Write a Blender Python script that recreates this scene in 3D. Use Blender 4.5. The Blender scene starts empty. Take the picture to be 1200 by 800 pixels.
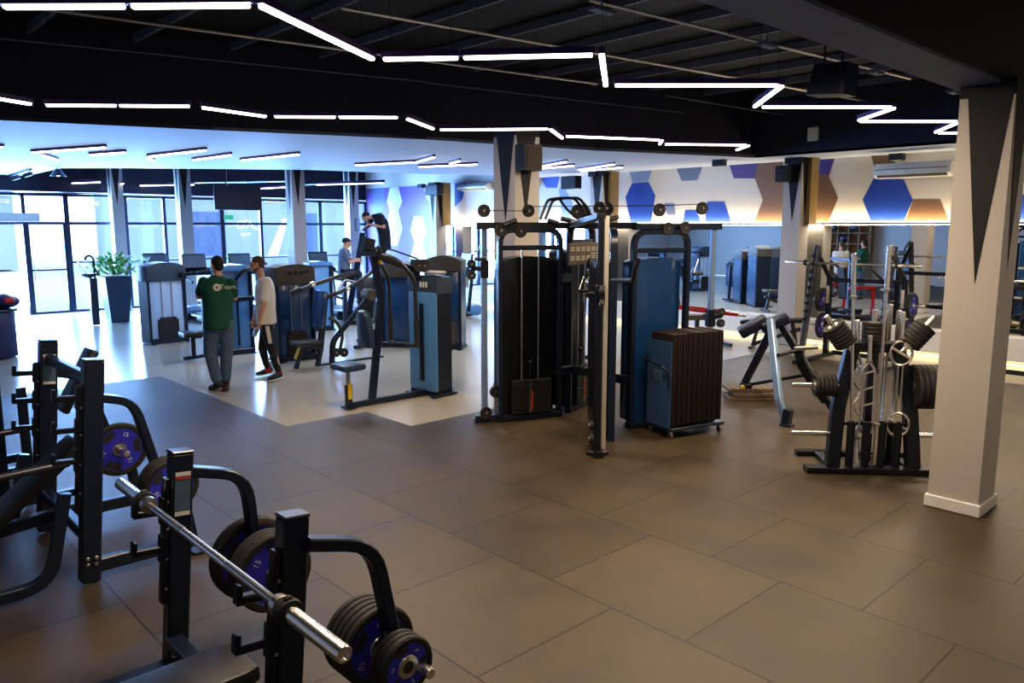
import bpy, bmesh, math, random
from mathutils import Vector, Matrix
random.seed(7)
C = bpy.context.scene.collection
PI = math.pi
V = Vector

# ------------------------------------------------------------------ camera
F_PX, PITCH, YAW, CAM_H = 905.0, 0.1465, 0.822, 2.25
cp, sp, cy, sy = math.cos(PITCH), math.sin(PITCH), math.cos(YAW), math.sin(YAW)
CR = V((cy, sy, 0)); CF = V((-sy*cp, cy*cp, -sp)); CU = V((-sy*sp, cy*sp, cp)); CO = V((0, 0, CAM_H))

def px(x, y, X=None, Y=None, Z=None):
    """World point seen at pixel (x, y) of the 1200x800 frame on the plane X=.., Y=.. or Z=.."""
    v = (x-600)/F_PX*CR - (y-400)/F_PX*CU + CF
    if X is not None: t = X/v.x
    elif Y is not None: t = Y/v.y
    else: t = ((Z or 0.0)-CAM_H)/v.z
    return CO + v*t

cam_d = bpy.data.cameras.new('camera'); cam = bpy.data.objects.new('camera', cam_d); C.objects.link(cam)
cam.location = CO; cam.rotation_euler = (PI/2-PITCH, 0, YAW)
cam_d.sensor_width = 36; cam_d.lens = F_PX*36/1200; cam_d.clip_end = 500; cam_d.clip_start = .05
bpy.context.scene.camera = cam

# ------------------------------------------------------------------ materials
def mat(name, col, rough=.5, metal=0., emit=None, estr=0., vary=.12, scale=8., spec=.5, bump=0., bscale=200., coat=0.):
    m = bpy.data.materials.new(name); m.use_nodes = True
    nt = m.node_tree; b = nt.nodes['Principled BSDF']
    b.inputs['Base Color'].default_value = (*col, 1); b.inputs['Roughness'].default_value = rough
    b.inputs['Metallic'].default_value = metal; b.inputs['Specular IOR Level'].default_value = spec
    if coat: b.inputs['Coat Weight'].default_value = coat; b.inputs['Coat Roughness'].default_value = .08
    tc = nt.nodes.new('ShaderNodeTexCoord')
    if vary:
        n = nt.nodes.new('ShaderNodeTexNoise'); n.inputs['Scale'].default_value = scale; n.inputs['Detail'].default_value = 5
        nt.links.new(tc.outputs['Object'], n.inputs['Vector'])
        r = nt.nodes.new('ShaderNodeMapRange'); r.inputs[3].default_value = 1-vary; r.inputs[4].default_value = 1+vary
        nt.links.new(n.outputs['Fac'], r.inputs[0])
        h = nt.nodes.new('ShaderNodeMix'); h.data_type = 'RGBA'; h.blend_type = 'MULTIPLY'; h.inputs[0].default_value = 1
        h.inputs[6].default_value = (*col, 1); nt.links.new(r.outputs[0], h.inputs[7]); nt.links.new(h.outputs[2], b.inputs['Base Color'])
    if bump:
        n2 = nt.nodes.new('ShaderNodeTexNoise'); n2.inputs['Scale'].default_value = bscale; n2.inputs['Detail'].default_value = 3
        nt.links.new(tc.outputs['Object'], n2.inputs['Vector'])
        bp = nt.nodes.new('ShaderNodeBump'); bp.inputs['Strength'].default_value = bump; bp.inputs['Distance'].default_value = .004
        nt.links.new(n2.outputs['Fac'], bp.inputs['Height']); nt.links.new(bp.outputs[0], b.inputs['Normal'])
    if emit: b.inputs['Emission Color'].default_value = (*emit, 1); b.inputs['Emission Strength'].default_value = estr
    return m

MT = dict(
 black=mat('black_powder_coat', (.010,.012,.018), .33, 0, vary=.15),
 navy=mat('dark_navy_powder_coat', (.014,.022,.042), .30, 0, vary=.15),
 steelblue=mat('silver_blue_powder_coat', (.30,.42,.62), .3, .5),
 rubber=mat('black_rubber', (.028,.026,.024), .62, 0, bump=.15, bscale=150),
 pad=mat('black_vinyl_upholstery', (.022,.021,.022), .42, 0, bump=.2, bscale=260),
 padnavy=mat('navy_vinyl_upholstery', (.012,.016,.038), .35, bump=.2, bscale=260),
 padgrey=mat('grey_vinyl_upholstery', (.13,.12,.10), .45, 0, bump=.2, bscale=260),
 padblue=mat('blue_grey_vinyl_upholstery', (.028,.058,.105), .38),
 satin=mat('satin_steel', (.86,.80,.70), .42, .85, vary=.04),
 chrome=mat('polished_chrome', (.94,.91,.86), .27, 1., vary=.04),
 steel=mat('brushed_steel', (.55,.53,.50), .3, 1., vary=.08),
 gunmetal=mat('dark_gunmetal', (.10,.10,.11), .32, .8),
 blue=mat('royal_blue_plastic', (.045,.045,.50), .35, 0),
 shroud=mat('smoked_blue_shroud', (.016,.068,.19), .22, .0, coat=.5, vary=.08, scale=2),
 shroudpale=mat('milky_blue_shroud', (.42,.58,.80), .3, coat=.3, vary=.06, scale=2),
 shroudlt=mat('pale_blue_shroud', (.11,.28,.56), .28, .0, coat=.3, vary=.08, scale=2),
 shrouddk=mat('dark_shroud', (.008,.009,.013), .3, .0, coat=.3),
 cap=mat('taupe_machine_cap', (.085,.072,.058), .5),
 capblue=mat('slate_machine_cap', (.05,.075,.11), .45),
 stack=mat('weight_stack_plates', (.022,.020,.021), .5),
 white=mat('white_plastic', (.78,.77,.74), .4),
 vinylwhite=mat('white_vinyl_daylight_glow', (.9,.9,.9), .6, emit=(.95,.97,1), estr=.8),  # low glow stands in for daylight coming through the vinyl
 offwhite=mat('beige_plastic', (.55,.50,.40), .5),
 red=mat('red_powder_coat', (.42,.012,.012), .35),
 yellow=mat('yellow_label', (.75,.52,.02), .5),
 redlabel=mat('red_label', (.6,.06,.05), .5),
 screen=mat('dark_screen', (.004,.007,.02), .35),
 consol=mat('console_back', (.10,.17,.24), .35),
 wallpaint=mat('white_wall_paint', (.62,.58,.52), .6, vary=.04),
 colpaint=mat('column_paint', (.53,.49,.45), .55, vary=.05, scale=3),
 darkpaint=mat('black_ceiling_paint', (.006,.006,.008), .65),
 navyceil=mat('navy_fascia_paint', (.012,.014,.032), .6),
 beam=mat('grey_beam_paint', (.13,.15,.21), .6),
 whiteceil=mat('white_gypsum_ceiling', (.56,.64,.76), .7, vary=.02),
 wood=mat('light_wood', (.42,.25,.12), .5, scale=14),
 mirror=mat('mirror_glass', (.86,.88,.88), .015, 1., vary=0),
 led=mat('led_diffuser', (1,1,1), .4, emit=(1.0,.86,.74), estr=9., vary=0),
 ledcool=mat('led_diffuser_cool', (1,1,1), .4, emit=(.95,.88,1.0), estr=7., vary=0),
 leddim=mat('led_strip_dim', (1,1,1), .4, emit=(1.0,.80,.42), estr=2.2, vary=0),
 ledwarm=mat('led_strip_warm', (1,1,1), .4, emit=(1.0,.80,.48), estr=9., vary=0),
 housing=mat('purple_black_led_housing', (.05,.02,.12), .35, .2),
 ruststrip=mat('mat_trolley_mats', (.030,.017,.014), .55, bump=.2),
 trolleyblue=mat('blue_grey_trolley_panel', (.05,.11,.22), .35),
 skin=mat('skin', (.60,.33,.22), .5, vary=.06),
 hairdk=mat('dark_hair', (.012,.009,.008), .6), hairbr=mat('short_brown_hair', (.10,.055,.032), .7),
 green=mat('dark_green_cotton', (.008,.085,.052), .8, bump=.15), tee=mat('white_cotton', (.72,.68,.64), .8, bump=.15),
 navytee=mat('black_sports_cotton', (.010,.012,.022), .75), greytee=mat('grey_blue_cotton', (.14,.17,.24), .8),
 denim=mat('washed_blue_denim', (.085,.145,.225), .85, vary=.35, scale=14, bump=.3),
 trackpant=mat('black_track_fabric', (.010,.011,.016), .6),
 leather=mat('brown_leather', (.075,.035,.02), .4), sole=mat('white_sole', (.75,.73,.7), .5), redsock=mat('red_sock', (.45,.03,.03), .8),
 leaf=mat('green_leaf', (.10,.34,.06), .5, vary=.4, scale=20), leaflt=mat('pale_green_leaf', (.32,.55,.16), .5, vary=.3, scale=20),
 planter=mat('slate_blue_planter', (.028,.06,.11), .4), soil=mat('dark_soil', (.02,.014,.01), .9),
 frame=mat('dark_window_frame', (.010,.018,.05), .4),
 facade=mat('pale_facade', (.40,.48,.62), .8), facade2=mat('grey_facade', (.13,.20,.36), .8), asphalt=mat('pale_pavement', (.75,.78,.80), .9),
 bottle=mat('clear_blue_bottle', (.45,.62,.80), .15), gold=mat('warm_sidelight_tint', (.30,.21,.09), .45, .2),  # gold: warm sidelight put into the colour
 reception=mat('dark_blue_counter', (.02,.035,.10), .4),
 signgreen=mat('exit_sign_green', (.02,.35,.18), .5, emit=(.05,.6,.35), estr=.6),
)
gl = bpy.data.materials.new('window_glass'); gl.use_nodes = True
g_ = gl.node_tree; g_.nodes.remove(g_.nodes['Principled BSDF'])
a_ = g_.nodes.new('ShaderNodeBsdfTransparent'); a_.inputs[0].default_value = (.90,.94,.97,1)
b_ = g_.nodes.new('ShaderNodeBsdfGlossy'); b_.inputs['Roughness'].default_value = .02
x_ = g_.nodes.new('ShaderNodeMixShader'); x_.inputs[0].default_value = .06
for i, s in ((1, a_), (2, b_)): g_.links.new(s.outputs[0], x_.inputs[i])
g_.links.new(x_.outputs[0], g_.nodes['Material Output'].inputs[0]); MT['glass'] = gl

# ------------------------------------------------------------------ mesh builder
def fillet(pts, r, n=5):
    pts = [V(p) for p in pts]
    if not r or len(pts) < 3: return pts
    out = [pts[0]]
    for i in range(1, len(pts)-1):
        a, b, c = pts[i-1], pts[i], pts[i+1]
        d1, d2 = (a-b), (c-b); l1, l2 = d1.length, d2.length
        rr = min(r, l1*.48, l2*.48)
        p0, p1 = b+d1/l1*rr, b+d2/l2*rr
        for k in range(n+1):
            t = k/n; out.append(p0*(1-t)**2+b*2*t*(1-t)+p1*t*t)
    out.append(pts[-1]); return out

class M:
    def __init__(s): s.bm = bmesh.new()
    def _tag(s, faces, mi):
        for f in faces: f.material_index = mi
    def box(s, c, size, rot=None, bev=0., mi=0, seg=1, rz=0.):
        Mx = Matrix.Translation(V(c))
        if rot is not None: Mx = Mx @ rot.to_4x4()
        if rz: Mx = Mx @ Matrix.Rotation(rz, 4, 'Z')
        Mx = Mx @ Matrix.Diagonal((*size, 1))
        r = bmesh.ops.create_cube(s.bm, size=1, matrix=Mx)
        vs = set(r['verts']); es = [e for e in s.bm.edges if e.verts[0] in vs and e.verts[1] in vs] if bev else []
        fs = list({f for v in r['verts'] for f in v.link_faces}); s._tag(fs, mi)
        if bev:
            b = bmesh.ops.bevel(s.bm, geom=es, offset=min(bev, min(size)*.45), segments=seg, profile=.5, affect='EDGES', clamp_overlap=True)
            s._tag(b['faces'], mi)
        return s
    def sweep(s, pts, prof, up=(0,0,1), mi=0, cap=True, closed=False):
        pts = [V(p) for p in pts]; n = len(pts); rings = []
        for i, p in enumerate(pts):
            if closed:
                d1 = (p-pts[i-1]).normalized(); d2 = (pts[(i+1) % n]-p).normalized()
            else:
                d1 = (p-pts[i-1]).normalized() if i else (pts[1]-p).normalized()
                d2 = (pts[i+1]-p).normalized() if i < n-1 else d1
            t = (d1+d2)
            t = t.normalized() if t.length > 1e-6 else d1
            if i == 0:
                u = V(up) - t*V(up).dot(t)
                if u.length < 1e-3: u = V((1,0,0))-t*t.x
                if u.length < 1e-3: u = V((0,1,0))-t*t.y
                u.normalize()
            else:
                u = u - t*u.dot(t)
                u.normalize()
            w = t.cross(u); k = 1/max(.5, math.sqrt(max(0, (1+d1.dot(d2))/2)))
            # mitre: stretch along the bend direction
            bd = (d2-d1)
            ring = []
            for (a, b) in prof:
                o = w*a+u*b
                if bd.length > 1e-4:
                    bn = (bd - t*bd.dot(t))
                    if bn.length > 1e-6:
                        bn.normalize(); o = o + bn*o.dot(bn)*(k-1)
                ring.append(s.bm.verts.new(p+o))
            rings.append(ring)
        fs = []; m = len(prof)
        for i in range(n if closed else n-1):
            A, B = rings[i], rings[(i+1) % n]
            for j in range(m):
                fs.append(s.bm.faces.new((A[j], A[(j+1) % m], B[(j+1) % m], B[j])))
        if cap and not closed:
            fs.append(s.bm.faces.new(rings[0][::-1])); fs.append(s.bm.faces.new(rings[-1]))
        s._tag(fs, mi); return s
    def tube(s, pts, r, n=10, fl=0., mi=0, closed=False):
        return s.sweep(fillet(pts, fl), [(r*math.cos(2*PI*k/n), r*math.sin(2*PI*k/n)) for k in range(n)], mi=mi, closed=closed)
    def bar(s, pts, w, h, fl=0., up=(0,0,1), mi=0, ch=.12):
        c = min(w, h)*ch; a, b = w/2, h/2
        prof = [(-a+c,-b),(a-c,-b),(a,-b+c),(a,b-c),(a-c,b),(-a+c,b),(-a,b-c),(-a,-b+c)]
        return s.sweep(fillet(pts, fl), prof, up=up, mi=mi)
    def lathe(s, prof, Mx=None, n=24, mi=0, cap=True):
        Mx = Mx or Matrix.Identity(4); rings = []
        for (r, z) in prof:
            if r < 1e-6: rings.append([s.bm.verts.new(Mx @ V((0,0,z)))])
            else: rings.append([s.bm.verts.new(Mx @ V((r*math.cos(2*PI*k/n), r*math.sin(2*PI*k/n), z))) for k in range(n)])
        fs = []
        for A, B in zip(rings, rings[1:]):
            for j in range(n):
                q = (j+1) % n
                if len(A) == 1 and len(B) == 1: continue
                if len(A) == 1: fs.append(s.bm.faces.new((A[0], B[q], B[j])))
                elif len(B) == 1: fs.append(s.bm.faces.new((A[j], A[q], B[0])))
                else: fs.append(s.bm.faces.new((A[j], A[q], B[q], B[j])))
        if cap:
            if len(rings[0]) > 1: fs.append(s.bm.faces.new(rings[0][::-1]))
            if len(rings[-1]) > 1: fs.append(s.bm.faces.new(rings[-1]))
        s._tag(fs, mi); return s
    def cyl(s, p0, p1, r, n=14, mi=0, r1=None):
        p0, p1 = V(p0), V(p1); d = p1-p0; L = d.length
        Mx = Matrix.Translation(p0) @ d.to_track_quat('Z', 'Y').to_matrix().to_4x4()
        r1 = r if r1 is None else r1; c = min(r, r1, L)*.15
        return s.lathe([(r-c,0),(r,c),(r1,L-c),(r1-c,L)], Mx, n, mi)
    def ball(s, c, r, sc=(1,1,1), n=12, mi=0, rot=None):
        Mx = Matrix.Translation(V(c)) @ (rot.to_4x4() if rot is not None else Matrix.Identity(4)) @ Matrix.Diagonal((*sc, 1))
        q = bmesh.ops.create_uvsphere(s.bm, u_segments=n, v_segments=max(6, n*2//3), radius=r, matrix=Mx)
        s._tag({f for v in q['verts'] for f in v.link_faces}, mi); return s
    def prism(s, poly, t, Mx=None, mi=0, bev=0.):
        """polygon in local XY extruded +-t/2 along local Z"""
        Mx = Mx or Matrix.Identity(4)
        A = [s.bm.verts.new(Mx @ V((x, y, -t/2))) for x, y in poly]; B = [s.bm.verts.new(Mx @ V((x, y, t/2))) for x, y in poly]
        n = len(poly); fs = [s.bm.faces.new(A[::-1]), s.bm.faces.new(B)]
        for j in range(n): fs.append(s.bm.faces.new((A[j], A[(j+1) % n], B[(j+1) % n], B[j])))
        s._tag(fs, mi)
        if bev:
            es = [e for e in s.bm.edges if (e.verts[0] in A and e.verts[1] in A) or (e.verts[0] in B and e.verts[1] in B)]
            b = bmesh.ops.bevel(s.bm, geom=es, offset=bev, segments=2, profile=.5, affect='EDGES', clamp_overlap=True); s._tag(b['faces'], mi)
        return s
    def quad(s, pts, mi=0):
        f = s.bm.faces.new([s.bm.verts.new(V(p)) for p in pts]); f.material_index = mi; return s
    def obj(s, name, m, parent=None, smooth=True, ang=35, recalc=True):
        if recalc: bmesh.ops.recalc_face_normals(s.bm, faces=s.bm.faces)
        me = bpy.data.meshes.new(name)
        if smooth:
            for f in s.bm.faces: f.smooth = True
            lim = math.radians(ang)
            for e in s.bm.edges:
                if len(e.link_faces) == 2 and e.calc_face_angle(0) > lim: e.smooth = False
        s.bm.to_mesh(me); s.bm.free()
        for k in (m if isinstance(m, (list, tuple)) else [m]): me.materials.append(MT[k] if isinstance(k, str) else k)
        o = bpy.data.objects.new(name, me); C.objects.link(o)
        if parent is not None: o.parent = parent
        return o

def split(o):
    """one object per connected piece of a mesh, all under the same parent"""
    bm = bmesh.new(); bm.from_mesh(o.data); bm.verts.ensure_lookup_table(); seen = {}; n = 0
    for v in bm.verts:
        if v.index in seen: continue
        st_ = [v]; seen[v.index] = n
        while st_:
            a = st_.pop()
            for e in a.link_edges:
                b = e.other_vert(a)
                if b.index not in seen: seen[b.index] = n; st_.append(b)
        n += 1
    bm.free(); out = [o]
    if n < 2: return out
    src = o.data.copy()
    for k in range(n):
        me = src.copy(); b2 = bmesh.new(); b2.from_mesh(me); b2.verts.ensure_lookup_table()
        bmesh.ops.delete(b2, geom=[v for v in b2.verts if seen[v.index] != k], context='VERTS'); b2.to_mesh(me); b2.free()
        if k == 0: o.data = me
        else:
            c = o.copy(); c.data = me; C.objects.link(c); out.append(c)
    return out
def tag(o, label, cat, group=None):
    o['label'] = label; o['category'] = cat
    if group: o['group'] = group
    return o
def thing(name, label, cat, loc=(0,0,0), rz=0., group=None):
    o = bpy.data.objects.new(name, None); C.objects.link(o); o.empty_display_size = .1
    o.location = loc; o.rotation_euler = (0, 0, rz); return tag(o, label, cat, group)
def struct(o, label=None):
    o['kind'] = 'structure'
    if label: o['label'] = label
    return o
def dup(root, loc=None, rz=None, label=None, group=None, rot=None):
    def cp_(o, par):
        c = o.copy(); C.objects.link(c)
        if par is not None: c.parent = par
        for ch in list(o.children): cp_(ch, c)
        return c
    r = cp_(root, None)
    if loc is not None: r.location = loc
    if rz is not None: r.rotation_euler = (0, 0, rz)
    if rot is not None: r.rotation_euler = rot
    if label: r['label'] = label
    if group: r['group'] = group
    return r
def text_mesh(txt, size, name, m, parent=None, loc=(0,0,0), rot=(0,0,0), depth=.0006):
    cu = bpy.data.curves.new('t', 'FONT'); cu.body = txt; cu.size = size; cu.extrude = depth; cu.align_x = 'CENTER'; cu.align_y = 'CENTER'; cu.resolution_u = 3
    t = bpy.data.objects.new('t', cu); C.objects.link(t)
    dg = bpy.context.evaluated_depsgraph_get(); me = bpy.data.meshes.new_from_object(t.evaluated_get(dg))
    bpy.data.objects.remove(t); bpy.data.curves.remove(cu)
    me.materials.clear(); me.materials.append(MT[m])
    o = bpy.data.objects.new(name, me); C.objects.link(o); o.location = loc; o.rotation_euler = rot
    if parent is not None: o.parent = parent
    return o
ORD = ['outermost', 'second', 'third', 'fourth', 'fifth', 'sixth', 'seventh', 'eighth', 'ninth', 'tenth', 'eleventh', 'twelfth', 'thirteenth', 'fourteenth']
NTH = ['first'] + ORD[1:]
# ================================================================== THE SETTING
WY, WX, ZC, ZR = 14.7, -23.2, 3.55, 4.7      # mirror wall, window wall, low ceiling, roof
def rubber_floor_material():
    m = bpy.data.materials.new('rubber_tile_floor'); m.use_nodes = True; nt = m.node_tree; b = nt.nodes['Principled BSDF']
    tc = nt.nodes.new('ShaderNodeTexCoord'); mp = nt.nodes.new('ShaderNodeMapping')
    mp.inputs['Location'].default_value = (3.78/1.03+.02, -3.39/1.06+4, 0); mp.inputs['Scale'].default_value = (1/1.03, 1/1.06, 1)
    br = nt.nodes.new('ShaderNodeTexBrick'); br.offset = .5; br.squash = 1
    for k, v in (('Scale', 1), ('Mortar Size', .006), ('Mortar Smooth', .1), ('Brick Width', 1), ('Row Height', 1), ('Bias', 0)): br.inputs[k].default_value = v
    br.inputs['Color1'].default_value = (.088,.065,.036,1); br.inputs['Color2'].default_value = (.065,.048,.027,1); br.inputs['Mortar'].default_value = (.012,.009,.007,1)
    nt.links.new(tc.outputs['Object'], mp.inputs[0]); nt.links.new(mp.outputs[0], br.inputs['Vector'])
    n = nt.nodes.new('ShaderNodeTexNoise'); n.inputs['Scale'].default_value = 1.6; n.inputs['Detail'].default_value = 8; n.inputs['Roughness'].default_value = .65
    nt.links.new(tc.outputs['Object'], n.inputs['Vector'])
    r = nt.nodes.new('ShaderNodeMapRange'); r.inputs[1].default_value = .3; r.inputs[2].default_value = .7; r.inputs[3].default_value = .72; r.inputs[4].default_value = 1.3
    nt.links.new(n.outputs['Fac'], r.inputs[0])
    mx = nt.nodes.new('ShaderNodeMix'); mx.data_type = 'RGBA'; mx.blend_type = 'MULTIPLY'; mx.inputs[0].default_value = 1
    nt.links.new(br.outputs['Color'], mx.inputs[6]); nt.links.new(r.outputs[0], mx.inputs[7])
    sp_ = nt.nodes.new('ShaderNodeTexNoise'); sp_.inputs['Scale'].default_value = 160; sp_.inputs['Detail'].default_value = 2
    nt.links.new(tc.outputs['Object'], sp_.inputs['Vector'])
    r2 = nt.nodes.new('ShaderNodeMapRange'); r2.inputs[1].default_value = .55; r2.inputs[2].default_value = .8; r2.inputs[3].default_value = .9; r2.inputs[4].default_value = 1.5
    nt.links.new(sp_.outputs['Fac'], r2.inputs[0])
    m2 = nt.nodes.new('ShaderNodeMix'); m2.data_type = 'RGBA'; m2.blend_type = 'MULTIPLY'; m2.inputs[0].default_value = 1
    nt.links.new(mx.outputs[2], m2.inputs[6]); nt.links.new(r2.outputs[0], m2.inputs[7]); nt.links.new(m2.outputs[2], b.inputs['Base Color'])
    rr = nt.nodes.new('ShaderNodeMapRange'); rr.inputs[3].default_value = .38; rr.inputs[4].default_value = .62
    nt.links.new(n.outputs['Fac'], rr.inputs[0]); nt.links.new(rr.outputs[0], b.inputs['Roughness']); b.inputs['Specular IOR Level'].default_value = .6
    bp = nt.nodes.new('ShaderNodeBump'); bp.inputs['Strength'].default_value = .25; bp.inputs['Distance'].default_value = .003
    nt.links.new(sp_.outputs['Fac'], bp.inputs['Height']); nt.links.new(bp.outputs[0], b.inputs['Normal'])
    return m
def vinyl_material():
    m = mat('pale_vinyl_floor', (.50,.45,.36), .22, vary=.06, scale=1.5); return m
MT['rubberfloor'] = rubber_floor_material(); MT['vinyl'] = vinyl_material()

RW = 4.0   # right hand wall
m = M(); m.quad([(WX,-3,-.012),(RW,-3,-.012),(RW,WY,-.012),(WX,WY,-.012)]); struct(m.obj('floor', 'vinyl'), 'pale beige vinyl floor')
m = M()
poly = [(-12.15,-3),(RW,-3),(RW,12.9),(-7.1,12.9),(-7.1,5.02),(-8.06,5.02),(-8.06,3.97),(-12.15,3.97)]
m.prism(poly, .012, Matrix.Translation((0,0,-.006))); struct(m.obj('floor_rubber_tiles', 'rubberfloor', smooth=False), 'dark brown rubber tile flooring')

def wallquad(name, pts, mt, label=None): return struct(M().quad(pts).obj(name, mt, recalc=False), label)
wallquad('wall_back', [(WX,WY,0),(RW,WY,0),(RW,WY,ZR),(WX,WY,ZR)], 'wallpaint')
wallquad('wall_front', [(RW,-3,0),(WX,-3,0),(WX,-3,ZR),(RW,-3,ZR)], 'wallpaint')
wallquad('wall_right', [(RW,WY,0),(RW,-3,0),(RW,-3,ZR),(RW,WY,ZR)], 'wallpaint')

# --- window wall: head, posts and panes
YD0, YD1 = 4.47, 5.45
m = M(); m.box((WX-.1, 5.85, 4.0), (.2, 17.7, 1.65)); struct(m.obj('wall_left', 'navyceil'), 'dark wall above the windows')
m = M(); m.box((WX-.1, .0, 1.6), (.2, 6.0, 3.2)); struct(m.obj('wall_left_return', 'wallpaint'))
splits = [3.0, YD0, YD1, 6.9, 7.95, 9.62, 10.85, 12.9, 14.62]
zt, zm, zh = 2.36, 1.33, 3.12
for i in range(len(splits)-1):
    y0, y1 = splits[i], splits[i+1]
    is_door = i in (0, 1)
    r = bpy.data.objects.new(f'door_{i+1}' if is_door else f'window_{i-1}', None); C.objects.link(r); struct(r); r.location = (WX, (y0+y1)/2, 0)
    w = y1-y0; m = M(); t = .09 if i in (1,2,4,6) else .06
    m.box((0, w/2, zh/2), (.12, t*1.3, zh)); m.box((0,-w/2+.02, zh/2), (.10, .05, zh)); m.box((0,0,zt), (.10,w,.07)); m.box((0,0,zh-.03), (.12,w,.07))
    if i != 0:
        m.box((0,0,.03), (.10,w,.06)); m.box((0,0,zm if i > 1 else 1.15), (.08,w,.045))
    if i == 1: m.box((0,-w/2+.07,zt/2), (.08,.05,zt)); m.box((0,w/2-.08,zt/2), (.08,.05,zt))
    fr = m.obj('window_frame', 'frame', r); struct(fr)
    m = M()
    if i != 0: m.box((0,0,zt/2), (.012,w-.04,zt-.02))
    m.box((0,0,(zt+zh)/2), (.012,w-.04,zh-zt-.02)); struct(m.obj('window_pane', 'glass', r))
    if i == 1: m = M(); m.tube([(.07,-w/2+.13,.85),(.11,-w/2+.13,.85),(.11,-w/2+.13,1.35),(.07,-w/2+.13,1.35)], .014, 8, .03); struct(m.obj('door_handle', 'steel', r))
# lettering on the glass
for k, (t_, yy, zz, s_) in enumerate((('O2O', 10.15, 2.08, .34), ('studio', 10.15, 1.78, .14))): 
    pass

# --- ceilings
a0, a1 = px(0,142.5,Z=ZC), px(867,185,Z=ZC)
a0 = a0 + (a0-a1)*.55
SO = 13.45
edge = [V((a0.x,-3,ZC)), a0, px(250,152,Z=ZC), px(500,163,Z=ZC), px(700,176,Z=ZC), V((-7.75,SO,ZC))]
far = [px(611,205.5,Z=ZC), px(500,204,Z=ZC), px(360,199,Z=ZC), px(150,197,Z=ZC), px(72,197,Z=ZC)]
pl = [(p.x,p.y) for p in edge] + [(RW,SO),(RW,WY),(far[0].x-.3,WY)] + [(p.x,p.y) for p in far] + [(WX,far[-1].y),(WX,-3)]
m = M(); m.prism(pl, .04, Matrix.Translation((0,0,ZC+.02))); struct(m.obj('ceiling', 'whiteceil', smooth=False), 'white lowered ceiling')
m = M()   # dark fascia rising from the lowered ceiling to the roof
fp = edge + [V((RW,SO,ZC))]
for p, q in zip(fp, fp[1:]): m.quad([(p.x,p.y,ZC-.005),(q.x,q.y,ZC-.005),(q.x,q.y,ZR),(p.x,p.y,ZR)])
struct(m.obj('ceiling_fascia', 'navyceil', smooth=False), 'dark fascia around the open roof')
m = M(); ff = [V((far[0].x-.3,WY,ZC))] + far + [V((WX,far[-1].y,ZC))]
for p, q in zip(ff, ff[1:]): m.quad([(p.x,p.y,ZC),(q.x,q.y,ZC),(q.x,q.y,4.15),(p.x,p.y,4.15)])
struct(m.obj('ceiling_fascia_windows', 'navyceil', smooth=False))
wallquad('ceiling_windows', [(WX,3.5,4.15),(-13,3.5,4.15),(-13,WY,4.15),(WX,WY,4.15)], 'navyceil', 'dark open ceiling by the windows')
m = M(); m.quad([(-14,-3,ZR),(RW,-3,ZR),(RW,WY,ZR),(-14,WY,ZR)]); struct(m.obj('ceiling_roof', 'darkpaint', smooth=False), 'black open roof')
# roof purlins and sheets seen above the lights
for k in range(15):
    y = -2+k*1.1
    m = M(); m.box((-5.2,y,ZR-.06), (12.8,.05,.10)); struct(m.obj('roof_rib', 'beam'), 'grey blue roof rib')
wl = [((42,9),(396,56),(700,98)), ((400,9.3),(713,62),(1077,129.5)), ((690,0),(850,37),(1067,92)), ((0,45),(280,77),(500,96)), ((500,97),(617,112),(800,132)), ((780,112),(920,135))]
for l in wl:
    m = M(); P_ = [px(*q, Z=4.25) for q in l]; m.tube([P_[0], P_[-1]], .018 if l[0][1] < 20 else .009, 8); struct(m.obj('roof_tie_rod', 'steel' if l[0][1] < 20 else 'beam'), 'thin roof tie rod')
# main beam over the near column
m = M(); m.box((-2.03,5.85,4.0), (.34,17.7,1.4)); struct(m.obj('ceiling_beam', 'beam', smooth=False), 'grey beam over the near column')
m = M(); m.quad([(-1.855,-3,3.32),(-1.855,WY,3.32),(-1.855,WY,ZR),(-1.855,-3,ZR)]); struct(m.obj('ceiling_beam_side', 'darkpaint', smooth=False))

# --- columns with painted spikes
def column(n, x0, y0, s, sy, h, base=True, spike=1.5, sw=.86, label=None):
    r = bpy.data.objects.new('column_'+n, None); C.objects.link(r); r.location = (x0+s/2, y0+sy/2, 0); struct(r, label)
    m = M(); m.box((0,0,h/2), (s,sy,h)); struct(m.obj('column_shaft', 'colpaint', r, smooth=False))
    m = M(); e = .003
    for (ax, hw, off) in (('x', s/2, sy/2+e), ('y', sy/2, s/2+e)):
        for sg in (-1, 1):
            w = hw*sw; c = hw*.12
            tri = [(-w+c,h-.02),(w+c,h-.02),(c+w*.02,h-spike)] if ax == 'x' else [(-w-c,h-.02),(w-c,h-.02),(-c,h-spike*.93)]
            m.quad([(p, sg*off, z) if ax == 'x' else (sg*off, p, z) for p, z in tri])
    m.box((0,0,h-.05), (s+.004,sy+.004,.12)); struct(m.obj('column_spike', 'darkpaint', r, smooth=False))
    if base:
        m = M(); m.box((0,0,.05), (s+.04,sy+.04,.10), bev=.006); struct(m.obj('column_baseboard', 'white', r))
    return r
column('near', -2.13, 6.62, .37, .40, 3.32, label='white square column with black spike and skirting in front of plate tree')
column('middle', -7.95, 7.05, .42, .45, ZC, spike=1.25)
pc = px(349,300,X=-17.7); column('window_side', -17.87, pc.y-.17, .34, .34, 4.15, spike=1.5)
pc = px(219,300,X=-21.6); column('window_bay', -21.76, pc.y-.16, .32, .32, 4.15, spike=1.5)
pc = px(141,300,X=-22.75); column('corner', -22.9, pc.y-.15, .30, .30, 4.15, spike=1.4)
pc = px(414,300,X=-22.1); column('window_end', -22.3, pc.y-.17, .34, .34, 4.15, spike=1.4)
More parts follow.
